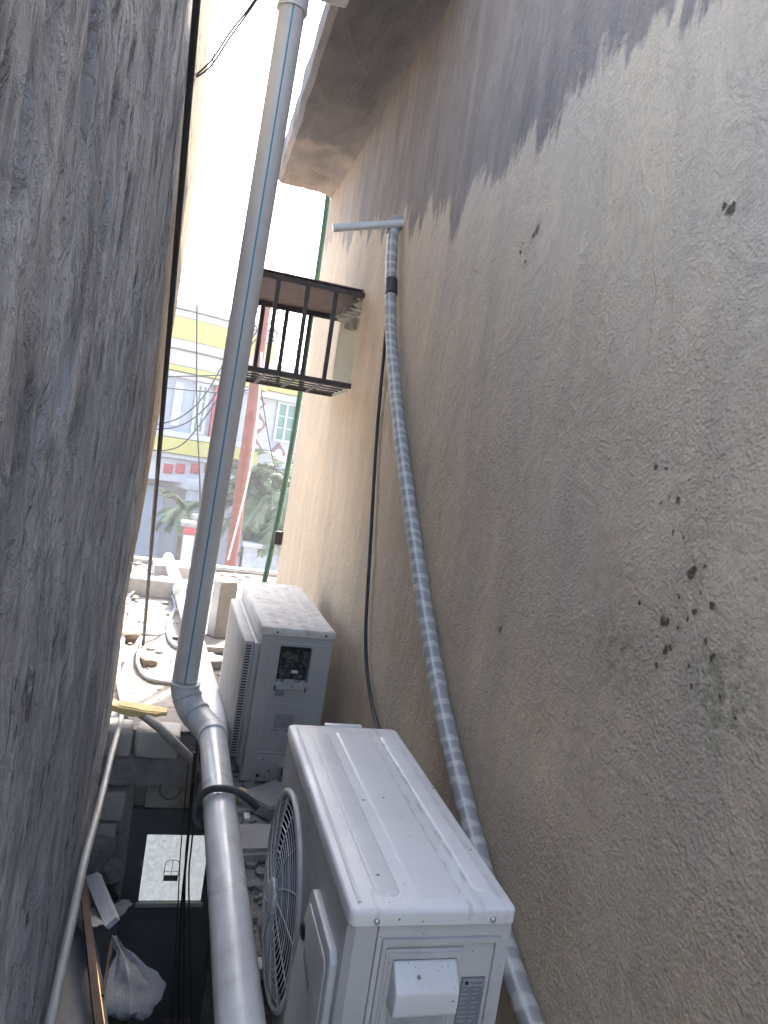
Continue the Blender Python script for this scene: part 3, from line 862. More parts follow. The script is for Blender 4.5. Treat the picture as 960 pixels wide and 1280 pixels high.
# ------------------------------------------------------------------ far outdoor unit
def far_unit():
    root = thing('air_conditioner_unit', 'older dusty outdoor air conditioner unit behind, with open terminal box and slatted front', 'air conditioner', (.55, 3.578, -1.325), (R(2.2), 0, R(1.2)))
    hx, hy, H = .150, .4525, .635
    P = lambda a, b, d: (a, -hy-d, b)
    m = MB(); m.box((-hx, -hy+.052, .004), (hx, hy, H), .006); m.build('cabinet', MAT['acbody_old'], root, local=True)
    HX0, HX1, HZ0, HZ1 = -.068, .066, .437, .592
    m = MB(); frame4(m, -hx, hx, .004, H, HX0, HX1, HZ0, HZ1, P, -.0515, 0)
    m.build('end_plate', MAT['acbody_old'], root, local=True)
    # the open terminal box
    m = MB(); m.box((HX0, -hy+.046, HZ0), (HX1, -hy+.0505, HZ1)); tb = m.build('terminal_box', MAT['dark'], root, local=True)
    m = MB(); rnd = random.Random(5)
    for k in range(46):
        x = rnd.uniform(HX0+.008, HX1-.012); z = rnd.uniform(HZ0+.005, HZ1-.03); s = rnd.uniform(.003, .011)
        m.box((x-s, -hy+.046-rnd.uniform(.004, .026), z-s*.8), (x+s, -hy+.047, z+s*.8), .001, 1)
    for k in range(9):
        x = rnd.uniform(HX0+.01, HX0+.06); z = rnd.uniform(HZ0+.03, HZ1-.03)
        m.tube(smoothpts([(x, -hy+.044, z), (x+rnd.uniform(-.02, .02), -hy+.012, z+rnd.uniform(-.02, .03)), (x+rnd.uniform(-.01, .03), -hy+.03, z+rnd.uniform(-.05, .01))], 5), .0022, 6)
    m.build('circuit_parts', MAT['coil'], tb, local=True)
    m = MB(); m.box((-.006, -hy+.010, HZ0+.038), (.022, -hy+.018, HZ0+.050), .001); m.build('terminal_strip', MAT['lid'], tb, local=True)
    m = MB(); m.box((HX0-.002, -hy-.004, HZ0-.032), (HX1, -hy+.004, HZ0-.002), .001); m.box((HX0+.035, -hy-.006, HZ0-.004), (HX0+.075, -hy-.002, HZ0+.016), .001)
    m.box((HX0+.01, -hy-.005, HZ0-.03), (HX1-.012, -hy-.0035, HZ0-.022), .0006)
    m.box((HX0+.008, -hy-.004, HZ0-.004), (HX0+.02, -hy-.0015, HZ0+.012), .001); m.box((HX1-.03, -hy-.004, HZ0-.004), (HX1-.018, -hy-.0015, HZ0+.012), .001)
    tr = m.build('terminal_tray', MAT['acbody_old'], tb, local=True)
    for sx in (HX0-.004, HX1-.008):
        m = MB(); m.box((sx, -hy-.0055, HZ0-.036), (sx+.006, -hy-.0035, HZ0-.014)); m.build('tray_slot', MAT['ink'], tr, local=True, smooth=0)
    m = MB(); c = Vector((.0, -hy-.004, HZ0-.014)); m.tube([c, c+Vector((0, -.004, 0))], [.006, .004], 12); m.build('screw', MAT['screw'], tr, local=True)
    # stickers and seams
    m = MB(); m.box((HX0+.004, -hy-.0012, HZ0-.060), (HX0+.043, -hy+.001, HZ0-.034)); m.build('dark_sticker', MAT['label_grey'], root, local=True, smooth=0)
    m = MB(); m.box((-.052, -hy-.0012, .235), (.034, -hy+.001, .305)); st = m.build('rating_sticker', M('faded sticker', (.36, .36, .35), .6, .1, 30, 0), root, local=True, smooth=0)
    m = MB(); rnd = random.Random(9)
    for k in range(9):
        z = .299-k*.0068; x = -.048
        while x < .024:
            w = rnd.uniform(.004, .014); m.box((x, -hy-.0016, z-.0034), (min(x+w, .031), -hy-.0013, z)); x += w+rnd.uniform(.001, .004)
    m.box((-.058, -hy-.0016, .226), (-.03, -hy-.001, .230)); m.box((.004, -hy-.0016, .226), (.03, -hy-.001, .232))
    m.build('sticker_print', M('faded print', (.12, .12, .12), .6), st, local=True, smooth=0)
    m = MB(); m.box((-.09, -hy-.0028, .345), (.05, -hy-.0003, .348)); m.box((-.10, -hy-.0028, .130), (.11, -hy-.0003, .134)); m.box((-.10, -hy-.003, .02), (-.0965, -hy-.0003, .60)); m.box((-.10, -hy-.003, .604), (.13, -hy-.0003, .608))
    m.box((-.075, -hy-.0028, .222), (.105, -hy-.0003, .2245))
    m.build('pressed_seam', MAT['acpanel'], root, local=True)
    m = MB(); m.box((-.098, -hy-.003, .008), (.11, -hy-.0004, .118), .001)
    vp = m.build('valve_plate', MAT['acbody_old'], root, local=True)
    m = MB(); m.tube([(.03, -hy-.003, .075), (.03, -hy-.020, .075), (.03, -hy-.028, .070)], [.034, .034, .028], 20); vv = m.build('valve_cup', MAT['acbody_old'], vp, local=True)
    m = MB(); m.tube([(.06, -hy-.004, .07), (.06, -hy-.045, .07)], .013, 12); m.tube([(.06, -hy-.03, .07), (.06, -hy-.03, .11)], .008, 10); m.tube([(.025, -hy-.018, .05), (.025, -hy-.05, .045)], .016, 12); m.tube([(.075, -hy-.02, .04), (.075, -hy-.048, .03)], .011, 10); m.build('valve', MAT['black'], vp, local=True)
    for (x, z, s) in ((-.085, .030, .007), (-.04, .052, .004), (-.055, .022, .003), (-.07, .1, .003)):
        m = MB(); m.box((x-s, -hy-.0036, z-s), (x+s, -hy-.0029, z+s)); m.build('knockout_hole', MAT['ink'], vp, local=True, smooth=0)
    # lid with bent lip and dirt
    m = MB(); m.box((-hx-.006, -hy-.006, H-.004), (hx+.006, hy+.006, H+.034), .008, 3); lid = m.build('lid', MAT['aclid_old'], root, local=True)
    m = MB()
    for x in (-.09, -.03, .03, .085): m.box((x-.011, -hy+.06, H+.0325), (x+.011, hy-.06, H+.0362), .0016)
    m.box((-.115, -hy+.03, H+.0325), (.115, -hy+.044, H+.0358), .0014)
    m.build('pressed_rib', MAT['aclid_old'], lid, local=True)
    for sx in (-.09, .115):
        m = MB(); c = Vector((sx, -hy-.006, H+.014)); m.tube([c, c+Vector((0, -.003, 0))], [.005, .004], 12); m.build('screw', MAT['ink'], lid, local=True)
    # slatted front grille standing proud of the left face
    gx = -hx-.040
    m = MB()
    m.box((-hx-.020, -hy+.035, .05), (-hx+.001, hy-.03, H-.05), .006)
    fr_ = m.build('grille_frame', MAT['acbody_old'], root, local=True)
    m = MB(); m.prism([(-hy+.075, .075), (hy-.06, .075), (hy-.06, H-.055), (-hy+.075, H-.055)], gx-.018, -hx-.018, 'x', .005)
    gr = m.build('grille', MAT['grille_old'], root, local=True)
    m = MB()
    for k in range(40):
        z = .090+k*(.47/39); m.box((gx-.010, -hy+.0742, z-.0034), (gx+.012, -hy+.0775, z+.0034))
    m.build('grille_slots', MAT['ink'], gr, local=True, smooth=0)
    m = MB()
    for k in range(40):
        z = .090+k*(.47/39); m.box((gx-.0186, -hy+.12, z-.003), (gx-.017, hy-.10, z+.003))
    m.build('front_slots', M('slot shadow', (.10, .095, .09), .8), gr, local=True, smooth=0)
    return root
far_unit()

# ------------------------------------------------------------------ drain pipes
dp = thing('drain_pipe', 'big white plastic drain with tall leaning downpipe, angled elbow and long run past the units', 'pipe', (.25, 3.3, FLOOR))
A = at(366, 8, y=3.3); B = at(231, 850, y=3.38)
dirv = (A-B).normalized()
m = MB(); m.tube([B, B+(A-B)*.5, A+dirv*.02], .0545, 32, cap=True)
vp_ = m.build('downpipe', MAT['pvc_old'], dp)
off = Vector((.006, -.0545, 0)).normalized()
toC = (Vector((0, 0, 0))-(A+B)/2); toC -= dirv*toC.dot(dirv); toC.normalize()
side = dirv.cross(toC).normalized()
sd = (toC*.985+side*.05).normalized()*.0547
m = MB(); w = side*.0034
m.add([B+sd-w, B+sd+w, A+sd+w, A+sd-w, B+sd-w-toC*.002, B+sd+w-toC*.002, A+sd+w-toC*.002, A+sd-w-toC*.002], [(0, 1, 2, 3), (0, 4, 5, 1), (1, 5, 6, 2), (2, 6, 7, 3), (3, 7, 4, 0)])
m.build('printed_stripe', MAT['stripe'], vp_, smooth=0)
m = MB(); m.tube([A-dirv*.015, A-dirv*.012, A+dirv*.22, A+dirv*.24], [.056, .063, .063, .058], 32); m.tube([A-dirv*.02, A-dirv*.012], [.0645, .0645], 32)
m.build('top_coupling', MAT['pvc_old'], dp)
m = MB(); q = A+dirv*.115; m.tube([q+Vector((.03, 0, 0)), q+Vector((.16, .01, .0)), q+Vector((.21, .02, .01))], [.05, .05, .05], 24)
m.build('branch', MAT['pvc_elbow'], dp)
# elbow
E0 = at(231, 860, y=3.37); E1 = at(238, 884, y=3.33); E2 = at(252, 902, y=3.27); E3 = at(266, 918, y=3.17)
m = MB(); m.tube(smoothpts([E0+dirv*.03, E0, E1, E2, E3], 5), .0605, 32)
for p, d in ((E0+dirv*.02, dirv), ((E0+E1)/2, (E0-E1).normalized()), ((E1+E2)/2, (E1-E2).normalized()), (E3, (E2-E3).normalized())):
    m.tube([p-d*.007, p-d*.004, p+d*.004, p+d*.007], [.060, .0645, .0645, .060], 32)
m.build('elbow', MAT['pvc_elbow'], dp)
# run towards the camera, and away along the terrace
S0 = E3; S1 = at(300, 1275, y=1.62)
sd_ = (S1-S0).normalized()
m = MB(); m.tube([S0+sd_*.01, S0+(S1-S0)*.5, S1+sd_*.8], .0555, 36); run = m.build('near_run', MAT['pvc'], dp)
m = MB(); m.tube([S0-sd_*.01, S0, S0+sd_*.045, S0+sd_*.05], [.058, .0635, .0635, .057], 32); m.build('coupling', MAT['pvc_elbow'], dp)
G0 = at(268, 900, y=3.5); G1 = at(257, 850, y=4.3); G2 = at(235, 770, y=5.9); G3 = at(210, 697, y=8.6)
m = MB(); m.tube(smoothpts([S0, G0, G1, G2, G3], 6), .056, 24); m.build('far_run', MAT['pvc'], dp)
c = at(226, 740, y=6.6); dd = (G3-G2).normalized()
m = MB(); m.tube([c-dd*.06, c+dd*.06], .063, 24); m.build('coupling', MAT['pvc'], dp)

# ------------------------------------------------------------------ things on the right wall
def tubeobj(name, pts, r, mat, label, cat, group=None, n=8, seg=10, sm=True):
    m = MB(); P = smoothpts(pts, n) if sm else pts
    m.tube(P, r, seg); o = m.build(name, mat, origin=P[-1]); tag(o, label, cat, group); return o
px = [(492, 284), (489, 335), (489, 420), (500, 540), (522, 700), (550, 870), (594, 1055), (641, 1215), (672, 1300)]
P = smoothpts([at(a, b, x=.768) for a, b in px], 10)
m = MB(); rs = [.0255*(1+.05*math.sin(i*1.7)) for i in range(len(P))]; m.tube(P, rs, 14)
wp = m.build('wrapped_pipe', MAT['tape'], origin=P[-1]); tag(wp, 'long refrigerant pipe wrapped in grey and silver tape along the beige wall', 'pipe')
m = MB(); m.tube([at(489.5, 350, x=.768), at(489, 368, x=.768)], .0275, 14); m.build('black_tape_band', MAT['black'], wp)
top = at(498, 279, x=.785)
m = MB(); m.tube(smoothpts([P[0]+Vector((0, 0, -.03)), P[0], P[0]+Vector((.006, .01, .03)), top+Vector((.03, .0, .0))], 5), [.030]*15+[.028], 14); m.build('wrapped_bend', MAT['insul'], wp)
tip = at(416, 285, y=3.38)
m = MB(); m.tube([top+Vector((.02, -.015, 0)), tip], [.0175, .0175], 16)
o = m.build('pipe_stub', MAT['pvc_old'], origin=top); tag(o, 'short pale plastic pipe stub sticking out of the beige wall above the wrapped pipe', 'pipe')
pts = [at(a, b, x=.785) for a, b in ((486, 372), (481, 430), (471, 545), (463, 680), (457, 800), (463, 870), (475, 920), (480, 960))]
tubeobj('cable', pts, .0075, MAT['black'], 'thin black cable hanging down the beige wall left of the wrapped pipe', 'cable')
pts = [at(411, 235, y=5.86), at(403, 300, y=5.86), at(374, 500, y=5.86), at(355, 610, y=5.86), at(333, 716, y=5.86), at(325, 745, y=5.86)]
tubeobj('garden_hose', pts, .021, MAT['green'], 'green hose hanging straight down at the far corner of the beige building', 'hose')
# nail plate at the corner
m = MB()
c = at(346, 672, y=5.7); m.box((c.x-.02, c.y-.02, c.z-.05), (c.x+.06, c.y+.02, c.z+.05), .008)
o = m.build('bracket', MAT['iron'], origin=(c.x, c.y, c.z-.05)); tag(o, 'small rusty bracket at the far corner of the beige wall near the green hose', 'bracket')

# iron cage over the window
cg = thing('window_cage', 'dark brown iron window cage projecting from the beige wall', 'window cage', (.79, 4.26, .44))
YN, YF_, XC, ZB, ZT = 3.96, 4.56, .215, .450, .928
b_ = .0135
m = MB()
for (yy, zz) in ((YN, ZT), (YN, ZB), (YF_, ZT-.026), (YF_, ZB)): m.box((XC, yy-b_, zz-b_), (.812, yy+b_, zz+b_), .002, 1)
for (yy, x0_, x1_) in ((YN, XC, XC+.02),): pass
for zz in (ZT, ZB): m.box((XC-b_, YN+b_, zz-b_*.98), (XC+b_, YF_-b_, zz+b_*.98), .002, 1)
for yy in (YN, YF_): m.box((XC-b_, yy-b_*.98, ZB+b_), (XC+b_, yy+b_*.98, ZT-b_), .002, 1)
m.build('frame', MAT['iron'], cg)
near_x = [at(349, 347, y=YN).x, at(386, 355, y=YN).x, at(421, 362, y=YN).x]
far_x = [at(329, 385, y=YF_).x, at(359, 390, y=YF_).x, at(388, 396, y=YF_).x, at(344, 388, y=YF_).x, at(417, 400, y=YF_).x]
for x in near_x:
    m = MB(); m.box((x-.011, YN-.009, ZB+b_), (x+.011, YN+.009, ZT-b_), .002, 1); m.build('bar', MAT['iron'], cg)
for x in far_x[:3]:
    m = MB(); m.box((x-.012, YF_-.009, ZB+b_), (x+.012, YF_+.009, ZT-.026-b_), .002, 1); m.build('bar', MAT['iron'], cg)
m = MB()
b = len(m.v)
nx = 24
for k in range(nx+1):
    for j in range(9):
        x = XC+(.79-XC)*k/nx; y = YN-.0+(YF_-YN+.02)*j/8
        m.v.append((x, y, ZT+.013-.024*(y-YN)/.6+.006*mnoise.noise(Vector((x*9, y*7, 1)))))
for k in range(nx):
    for j in range(8): m.f.append((b+k*9+j, b+k*9+j+1, b+(k+1)*9+j+1, b+(k+1)*9+j))
mv = len(m.v)
m.box((XC-.012, YN-.014, ZT+.020), (.79, YF_+.014, ZT+.027))
m.build('roof_sheet', MAT['ironsheet'], cg)
for k in range(4):
    y = YN+.12*(k+1); m = MB(); m.box((XC+b_, y-.011, ZB-.004), (.80, y+.011, ZB+.004)); m.build('floor_slat', MAT['iron'], cg)
for x in near_x[:2]+[near_x[2]]:
    m = MB(); m.box((x-.008, YN+b_, ZB-.0135), (x+.008, YF_-b_, ZB-.0045)); m.build('floor_bar', MAT['iron'], cg)

# ------------------------------------------------------------------ cables on the left and overhead
p1 = Vector((-.118, 2.09, 1.13)); p2 = at(179, 806, z=FLOOR+.01)
m = MB(); m.tube([p1+(p1-p2)*.45, p1, (p1+p2)/2, p2], .0105, 10)
o = m.build('cable', MAT['black'], origin=p2); tag(o, 'thick black cable running taut down the edge of the grey left wall to the terrace', 'cable')
w0 = at(240, 102, y=3.0)
for k, d in enumerate((0, .012)):
    pts = [w0+Vector((-.02, 0, -.01)), at(262, 78+k*6, y=3.0), at(288, 40+k*6, y=3.0), at(318+k*3, 0, y=3.0), at(350+k*6, -60, y=3.0)]
    tubeobj('wire', pts, .0036, MAT['wire'], 'pair of thin wires looping from the left wall across the sky', 'wire', 'twin wires from the left wall to the sky')
pts = [at(268, 60, y=7), at(262, 120, y=7), at(251, 250, y=7), at(247, 330, y=7), at(246, 500, y=7), at(250, 610, y=7), at(250, 690, y=7.6)]
tubeobj('wire', pts, .006, MAT['wire'], 'single thin wire hanging down in front of the sky and the yellow banded house', 'wire')
ov = [([(190, 532), (225, 522), (255, 495), (285, 445), (325, 380), (360, 340)], 'sagging service cable between the left wall and the red pole, topmost of the bundle'),
      ([(190, 537), (228, 531), (262, 504), (292, 455), (335, 395)], 'sagging service cable between the left wall and the red pole, just under the topmost'),
      ([(185, 560), (205, 563), (232, 552), (268, 505), (300, 450), (340, 400)], 'lowest sagging service cable, curving past the red shuttered window'),
      ([(190, 471), (240, 470), (300, 468), (330, 465)], 'straight cable crossing the house just above its upper windows'),
      ([(190, 482), (240, 488), (300, 490), (345, 470)], 'straight cable crossing the heads of the upper windows of the house')]
for pts, lab in ov: tubeobj('service_cable', [at(a, b, y=11.2+.05*i) for i, (a, b) in enumerate(pts)], .010, MAT['wire'], lab, 'cable', 'service cables strung in front of the house', 6, 6)
tg = [[(318, 395), (338, 372), (352, 395), (378, 410)], [(322, 420), (345, 412), (362, 428), (385, 442)], [(330, 395), (350, 420), (375, 425), (392, 420)], [(335, 440), (345, 380), (362, 402), (380, 405)],
      [(318, 405), (336, 430), (358, 405), (384, 400)], [(340, 410), (360, 422), (372, 440), (385, 455)]]
for pts in tg: tubeobj('service_cable', [at(a, b, y=11.4+.1*i) for i, (a, b) in enumerate(pts)], .009, MAT['wire'], 'loose tangled cable around the red pole seen through the window cage', 'cable', 'tangled cables by the pole', 6, 6)
pb = at(284, 735, y=11); pt = at(334, 370, y=11)
pd = (pt-pb).normalized()
m = MB(); m.tube([Vector((pb.x-.06, 11, GROUND)), pb, pt], [.10, .088, .072], 20)
for k in range(5): q = pb+pd*(.8+.55*k); m.tube([q-pd*.02, q+pd*.02], .091-.003*k, 20)
o = m.build('utility_pole', MAT['pole'], origin=(pb.x-.06, 11, GROUND)); tag(o, 'red oxide painted steel utility pole beyond the terrace', 'pole')
pts = [at(327, 440, y=10.8), at(322, 520, y=10.8), at(310, 600, y=10.8), at(285, 700, y=10.8)]
tubeobj('pole_cable', pts, .014, MAT['cable_white'], 'pale cable strapped down the red utility pole', 'cable')
tubeobj('stay_wire', [at(325, 480, y=10.9), at(338, 560, y=11.5), at(352, 620, y=12.5), at(358, 690, y=14)], .008, MAT['wire'], 'slanting stay wire right of the red utility pole', 'wire')

# ------------------------------------------------------------------ the house across the street
HA = R(17); HP = Vector((.5, 20, GROUND)); HU = Vector((math.cos(HA), math.sin(HA), 0)); HN = Vector((math.sin(HA), -math.cos(HA), 0))
def hp(px, py):
    c = Vector((px-480, py-640, F)); r = Vector((c.dot(cX), c.dot(cY), c.dot(cZ)))
    p = r*(HN.dot(HP)/HN.dot(r)); return (p-HP).dot(HU), p.z-GROUND
ho = thing('house', 'white and pale blue two storey house with yellow bands and red tiles', 'house', HP, (0, 0, HA))
def hz(py, px=225): return hp(px, py)[1]
BAYC, BAYR, BAYH = -1.1, 4.2, 2.45       # bowed bay: centre, radius, half width
def bow(s, extra=0.0):
    if abs(s-BAYC) >= BAYH: return -extra
    return -(math.sqrt(BAYR**2-(s-BAYC)**2)-math.sqrt(BAYR**2-BAYH**2))-extra
def bay_band(z0, z1, extra, name, mat, s0=BAYC-BAYH, s1=BAYC+BAYH, parent=ho):
    n = 20; S = [s0+(s1-s0)*i/n for i in range(n+1)]
    m = MB(); poly = [(s, bow(s, extra)) for s in S]+[(s1, .3), (s0, .3)]
    m.prism(poly, z0, z1, 'z'); return m.build(name, mat, parent, local=True, smooth=30)
ztop = hz(386)
m = MB(); m.box((-9, .02, 0), (9, 8, ztop-.9)); m.build('wall', MAT['white_wall'], ho, local=True, smooth=0)
bay_band(hz(600), hz(470), 0, 'bay_wall', MAT['blue_wall'])
bay_band(hz(432), hz(406), .40, 'yellow_band', MAT['yellow_wall'])
bay_band(hz(396), hz(388), .46, 'cornice', MAT['white_wall']); bay_band(hz(405), hz(397), .34, 'cornice', MAT['white_wall'])
bay_band(hz(443), hz(433), .44, 'cornice', MAT['white_wall']); bay_band(hz(462), hz(444), .22, 'frieze', MAT['white_wall'])
bay_band(hz(469), hz(463), .30, 'yellow_band', MAT['yellow_wall']); bay_band(hz(476), hz(470), .18, 'cornice', MAT['white_wall'])
bay_band(hz(548), hz(541), .22, 'balcony_rim', MAT['white_wall']); bay_band(hz(567), hz(549), .30, 'yellow_band', MAT['yellow_wall']); bay_band(hz(573), hz(568), .2, 'balcony_rim', MAT['white_wall'])
bay_band(hz(600)-.02, hz(574), .05, 'lintel', MAT['white_wall'])
sR0 = BAYC+BAYH-.05
m = MB(); m.box((sR0, -.28, ztop-1.55), (9, .1, ztop-1.0), .03); m.build('yellow_band', MAT['yellow_wall'], ho, local=True)
m = MB(); m.box((sR0, -.34, ztop-1.0), (9, .1, ztop-.85), .02); m.box((sR0, -.2, ztop-1.75), (9, .1, ztop-1.56), .02); m.build('cornice', MAT['white_wall'], ho, local=True)
m = MB(); m.box((-9, -.34, ztop-1.0), (BAYC-BAYH+.05, .1, ztop-.85), .02); m.build('cornice', MAT['white_wall'], ho, local=True)
def window(s0, s1, z0, z1, d, mul=1, gm='house_glass'):
    m = MB(); t = .07
    frame4(m, s0, s1, z0, z1, s0+t, s1-t, z0+t, z1-t, lambda a, b, q: (a, d-q, b), 0, .07)
    w_ = m.build('window', MAT['white_wall'], ho, local=True)
    m = MB(); m.box((s0+t, d-.02, z0+t), (s1-t, d-.01, z1-t)); m.build('pane', MAT[gm], w_, local=True, smooth=0)
    m = MB()
    for k in range(1, mul+1): x = s0+t+(s1-s0-2*t)*k/(mul+1); m.box((x-.035, d-.06, z0+t), (x+.035, d-.021, z1-t))
    for k in (1, 2): z = z0+t+(z1-z0-2*t)*k/3; m.box((s0+t, d-.045, z-.015), (s1-t, d-.0215, z+.015))
    m.build('glazing_bars', MAT['white_wall'], w_, local=True)
def rect(pa, pb_): 
    a = hp(*pa); b = hp(*pb_); return min(a[0], b[0]), max(a[0], b[0]), min(a[1], b[1]), max(a[1], b[1])
s0, s1, z0, z1 = rect((225, 540), (249, 482)); window(s0, s1, z0, z1, bow((s0+s1)/2, .03), 1)
s0, s1, z0, z1 = rect((263, 545), (285, 488)); window(s0, s1, z0, z1, bow((s0+s1)/2, .03), 1)
s0, s1, z0, z1 = rect((200, 530), (217, 480)); window(s0, s1, z0, z1, bow((s0+s1)/2, .03), 1)
s0, s1, z0, z1 = rect((248, 549), (262, 484)); m = MB(); d_ = bow((s0+s1)/2, .1)
m.box((s0, d_, z0), (s1, d_+.3, z1), .01); m.build('red_panel', MAT['red_wall'], ho, local=True)
s0, s1, z0, z1 = rect((340, 551), (372, 506)); window(s0, s1, z0, z1, .02, 1)
for pxx in (198, 213, 231, 249, 266, 283):
    s0, s1, z0, z1 = rect((pxx-6, 588), (pxx+6, 578)); d_ = bow((s0+s1)/2, .10); m = MB(); m.box((s0, d_, z0), (s1, d_+.12, z1), .005); m.build('red_tile', MAT['red_wall'], ho, local=True)
for (a, b) in ((339, 484), (364, 488), (389, 492)):
    s, z = hp(a, b); m = MB(); m.box((s-.13, -.09, z-.13), (s+.13, .05, z+.13), .005); m.build('red_tile', MAT['red_wall'], ho, local=True)
for (a, b, r_) in ((322, 530, .24), (324, 504, .16), (347, 566, .22), (318, 562, .24), (350, 600, .2)):
    s, z = hp(a, b); m = MB(); m.prism([(s-r_, z), (s, z-r_*1.2), (s+r_, z), (s, z+r_*1.2)], -.06, .05, 'y', .01); q = m.build('diamond_ornament', MAT['ornament'], ho, local=True)
    m = MB(); m.tube([(s, -.075, z), (s, -.05, z)], r_*.5, 16); m.build('ornament_centre', MAT['white_wall'], q, local=True)
# entrance with portal and door
s0, s1, z0, z1 = rect((205, 705), (262, 600))
m = MB()
for (a, b) in ((s0, s0+.28), (s1-.28, s1)): m.box((a, -1.3, 0), (b, -1.0, z1-.25), .02)
m.box((s0-.1, -1.35, z1-.25), (s1+.1, .1, z1), .03); m.build('portal', MAT['white_wall'], ho, local=True)
m = MB(); frame4(m, s0+.3, s1-.3, .1, z1-.4, s0+.5, s1-.5, .15, z1-.6, lambda a, b, q: (a, -.02-q, b), 0, .08); dq = m.build('door_frame', MAT['white_wall'], ho, local=True)
m = MB(); m.box((s0+.5, -.06, .15), ((s0+s1)/2-.03, -.03, z1-.6)); m.build('door', MAT['house_glass'], ho, local=True)
m = MB(); m.box(((s0+s1)/2+.03, -.06, .15), (s1-.5, -.03, z1-.6)); m.build('door', MAT['house_glass'], ho, local=True)
m = MB(); 
for k in range(6):
    s = hp(188+k*2.2, 640)[0]
m.box((-4.2, -.3, 0), (hp(199, 640)[0], .03, hz(606, 195)), .03); m.build('side_bay', MAT['blue_wall'], ho, local=True)

# garden wall and gate pillar
g1 = at(243, 668, y=16.2)
gp = thing('gate_pillar', 'white gate pillar with red band under its cap in front of the house', 'pillar', (g1.x, 16.2, GROUND))
m = MB(); m.box((g1.x-.22, 16.0, GROUND), (g1.x+.22, 16.4, g1.z), .02); m.build('shaft', MAT['white_wall'], gp)
m = MB(); m.box((g1.x-.24, 15.98, g1.z+.001), (g1.x+.24, 16.42, g1.z+.16), .01); m.build('red_band', MAT['red_wall'], gp)
m = MB(); m.box((g1.x-.30, 15.92, g1.z+.161), (g1.x+.30, 16.48, g1.z+.26), .02); m.rock((g1.x, 16.2, g1.z+.36), .14, seed=2, rough=.1); m.build('cap', MAT['concrete'], gp)
gw = at(330, 680, y=16.3)
wl_ = thing('garden_wall', 'low white garden wall with grey tiled band below the palms', 'wall', (2.6, 16.3, GROUND))
m = MB(); m.box((1.5, 16.25, GROUND), (7, 16.45, gw.z-.1), .01); m.build('wall', MAT['white_wall'], wl_)
m = MB(); m.box((1.5, 16.21, gw.z-.85), (7, 16.248, gw.z-.2)); m.build('tiled_band', M('grey slate tile', (.33, .36, .40), .7, .25, 6, .3, 12, .01), wl_)
m = MB(); m.box((1.45, 16.17, gw.z-.099), (7, 16.52, gw.z), .02); m.build('coping', MAT['white_wall'], wl_)

# palms
def palm(label, base, crown, nf, length, seed):
    rnd = random.Random(seed)
    root = thing('palm_tree', label, 'palm', base, group='palms in front of the house')
    base = Vector(base); crown = Vector(crown)
    m = MB(); P = smoothpts([base, base*.6+crown*.4+Vector((.06, 0, 0)), crown], 8); m.tube(P, [.16-.05*i/len(P)+.012*(i % 2) for i in range(len(P))], 10); m.build('trunk', MAT['trunk'], root)
    m = MB()
    for f in range(nf):
        az = 2*math.pi*(f*.381966)+rnd.uniform(-.2, .2); el = rnd.uniform(-.35, 1.25); L = length*rnd.uniform(.75, 1.1)
        h = Vector((math.cos(az), math.sin(az), 0)); pts = []
        p = crown.copy(); e = el
        N = 16
        for k in range(N+1):
            pts.append(p.copy()); p = p+(h*math.cos(e)+Vector((0, 0, 1))*math.sin(e))*(L/N); e -= rnd.uniform(.06, .13)
        m.tube(pts, [.016*(1-k/(N+2)) for k in range(N+1)], 4)
        sidev = h.cross(Vector((0, 0, 1)))
        for k in range(2, N*3):
            t = k/3; i = min(int(t), N-1); q = pts[i]+(pts[i+1]-pts[i])*(t-i); tang = (pts[i+1]-pts[i]).normalized()
            ll = .42*length/2*math.sin(math.pi*min(1, .12+.88*t/N))**.6*rnd.uniform(.8, 1.15)+.05
            for sg in (-1, 1):
                dv = (sidev*sg*.75+tang*.75+Vector((0, 0, rnd.uniform(-.35, .15)))).normalized()
                wv = tang*.016
                m.add([q-wv, q+wv, q+dv*ll*.6+wv*.8-Vector((0, 0, ll*.05)), q+dv*ll-Vector((0, 0, ll*.22)), q+dv*ll*.6-wv*.8-Vector((0, 0, ll*.05))], [(0, 1, 2, 3, 4)])
    m.build('crown', MAT['frond'], root, smooth=0)
def pb_(px, py, y): q = at(px, py, y=y); return (q.x, y, GROUND), (q.x, y, q.z)
for (lab, a, b, y, nf, L, sd2) in (('bushy palm rising tallest right behind the low garden wall', 338, 632, 17.5, 40, 1.7, 1), ('small palm whose fronds overlap the entrance of the house', 232, 640, 17.2, 20, .9, 2),
                              ('palm with upright fronds beside the red utility pole', 318, 600, 18.0, 24, 1.25, 3), ('palm mostly hidden behind the far corner of the beige wall', 372, 610, 17.0, 30, 1.8, 4), ('low palm clump crowding the top of the garden wall', 352, 668, 16.9, 30, 1.2, 5)):
    a_, b2 = pb_(a, b, y); palm(lab, a_, b2, nf, L, sd2)

